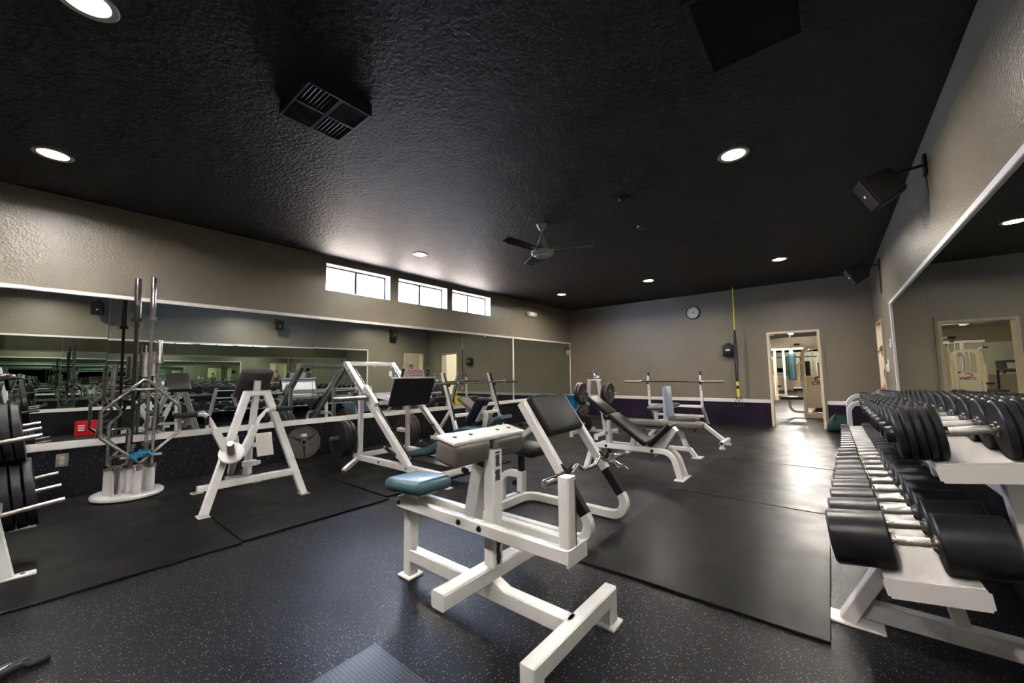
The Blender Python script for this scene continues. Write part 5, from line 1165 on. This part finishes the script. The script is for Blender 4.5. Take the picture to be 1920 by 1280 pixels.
# faces -x, weight on both feet, leaning slightly towards the doorway (local coordinates, z up)
body = [[(0, 0, .82, (.13, .10)), (-.01, 0, .95, (.125, .095)), (-.02, 0, 1.10, (.145, .10)), (-.03, 0, 1.22, (.11, .075)), (-.045, 0, 1.30, .048), (-.06, 0, 1.345, .05), (-.075, 0, 1.43, (.085, .075)), (-.07, 0, 1.51, (.07, .06))],
        [('j', 0), (0, -.09, .76, .085), (-.015, -.10, .43, .055), (.01, -.10, .08, .038), (-.04, -.10, .045, .036), (-.13, -.11, .03, .028)],
        [('j', 0), (0, .09, .76, .085), (-.015, .10, .43, .055), (.01, .10, .08, .038), (-.04, .10, .045, .036), (-.13, .11, .03, .028)],
        [('j', 3), (-.03, -.15, 1.20, .052), (0, -.215, .97, .038), (-.07, -.20, .76, .028), (-.09, -.19, .71, .03)],
        [('j', 3), (-.03, .15, 1.20, .052), (-.01, .235, .98, .038), (-.12, .22, .82, .028), (-.15, .21, .79, .03)]]
bo = skinbody('body', body, 'skin', t)
for (hx_, hy_, hz_, dd) in ((-.09, -.19, .71, V((-.1, .02, -1))), (-.15, .21, .79, V((-.7, 0, -.6)))):
    h = V((hx_, hy_, hz_)); d = dd.normalized(); sgy = 1 if hy_ > 0 else -1; s = V((1, 0, 0)) if abs(d.x) < .5 else V((.6, 0, -.7)); s.normalize(); ch = []
    for k, L in enumerate((.062, .072, .068, .055)):
        b0 = h+s*(.024-.016*k)*1.0+d*.035; b1 = b0+d*L*.5; b2 = b1+(d*.8+V((0, -sgy*.5, 0)))*L*.5
        ch.append([(*(h+s*(.014-.009*k)), .012), (*b0, .009), (*b1, .0085), (*b2, .007)])
    tb = h+s*.03+d*.01; ch.append([(*h, .012), (*tb, .0095), (*(tb+s*.012+d*.035), .008), (*(tb+s*.008+d*.055), .007)])
    for c_ in ch: skinbody('finger', [c_], 'skin', t, 1)
shirt = [[(0, 0, .84, (.145, .115)), (-.01, 0, .95, (.137, .107)), (-.02, 0, 1.10, (.155, .11)), (-.03, 0, 1.215, (.105, .085))]]
skinbody('tank_top', shirt, 'top', t)
leg = [[(0, 0, .84, (.14, .11)), (0, -.09, .75, .092), (-.015, -.10, .43, .066), (.01, -.10, .09, .052)], [('j', 0), (0, .09, .75, .092), (-.015, .10, .43, .066), (.01, .10, .09, .052)]]
skinbody('trousers', leg, 'pants', t)
for s in (-1, 1): bm = B(); rbox(bm, (px-.05, py+s*.105, .04), (.26, .095, .078), r=.034, seg=3); add('shoe', bm, 'black', t)
bm = B(); lathe(bm, (px-.06, py, 1.455), (.35, 0, .94), [(.088, -.03), (.092, .0), (.088, .04), (.065, .085), (.03, .105), (0, .108)], 20)
add('hair', bm, 'hair', t, 80)
fc = V((px-.155, py, 1.445))
bm = B(); rbox(bm, fc+V((-.006, 0, -.012)), (.03, .024, .04), r=.01, seg=2); add('nose', bm, 'skin', t, 80)
for s in (-1, 1):
    bm = B(); lathe(bm, fc+V((.006, s*.032, .014)), (-1, 0, 0), [(.011, 0), (.009, .006), (0, .008)], 10); add('eye', bm, 'wplas', t); bm = B(); lathe(bm, fc+V((-.002, s*.032, .014)), (-1, 0, 0), [(.005, 0), (0, .002)], 8); add('pupil', bm, 'black', t)
    bm = B(); rbox(bm, (px-.07, py+s*.082, 1.435), (.035, .018, .055), r=.008, seg=2); add('ear', bm, 'skin', t, 80)
bm = B(); rbox(bm, fc+V((.006, 0, -.046)), (.014, .045, .012), r=.005, seg=2); add('mouth', bm, 'redp', t, 80)
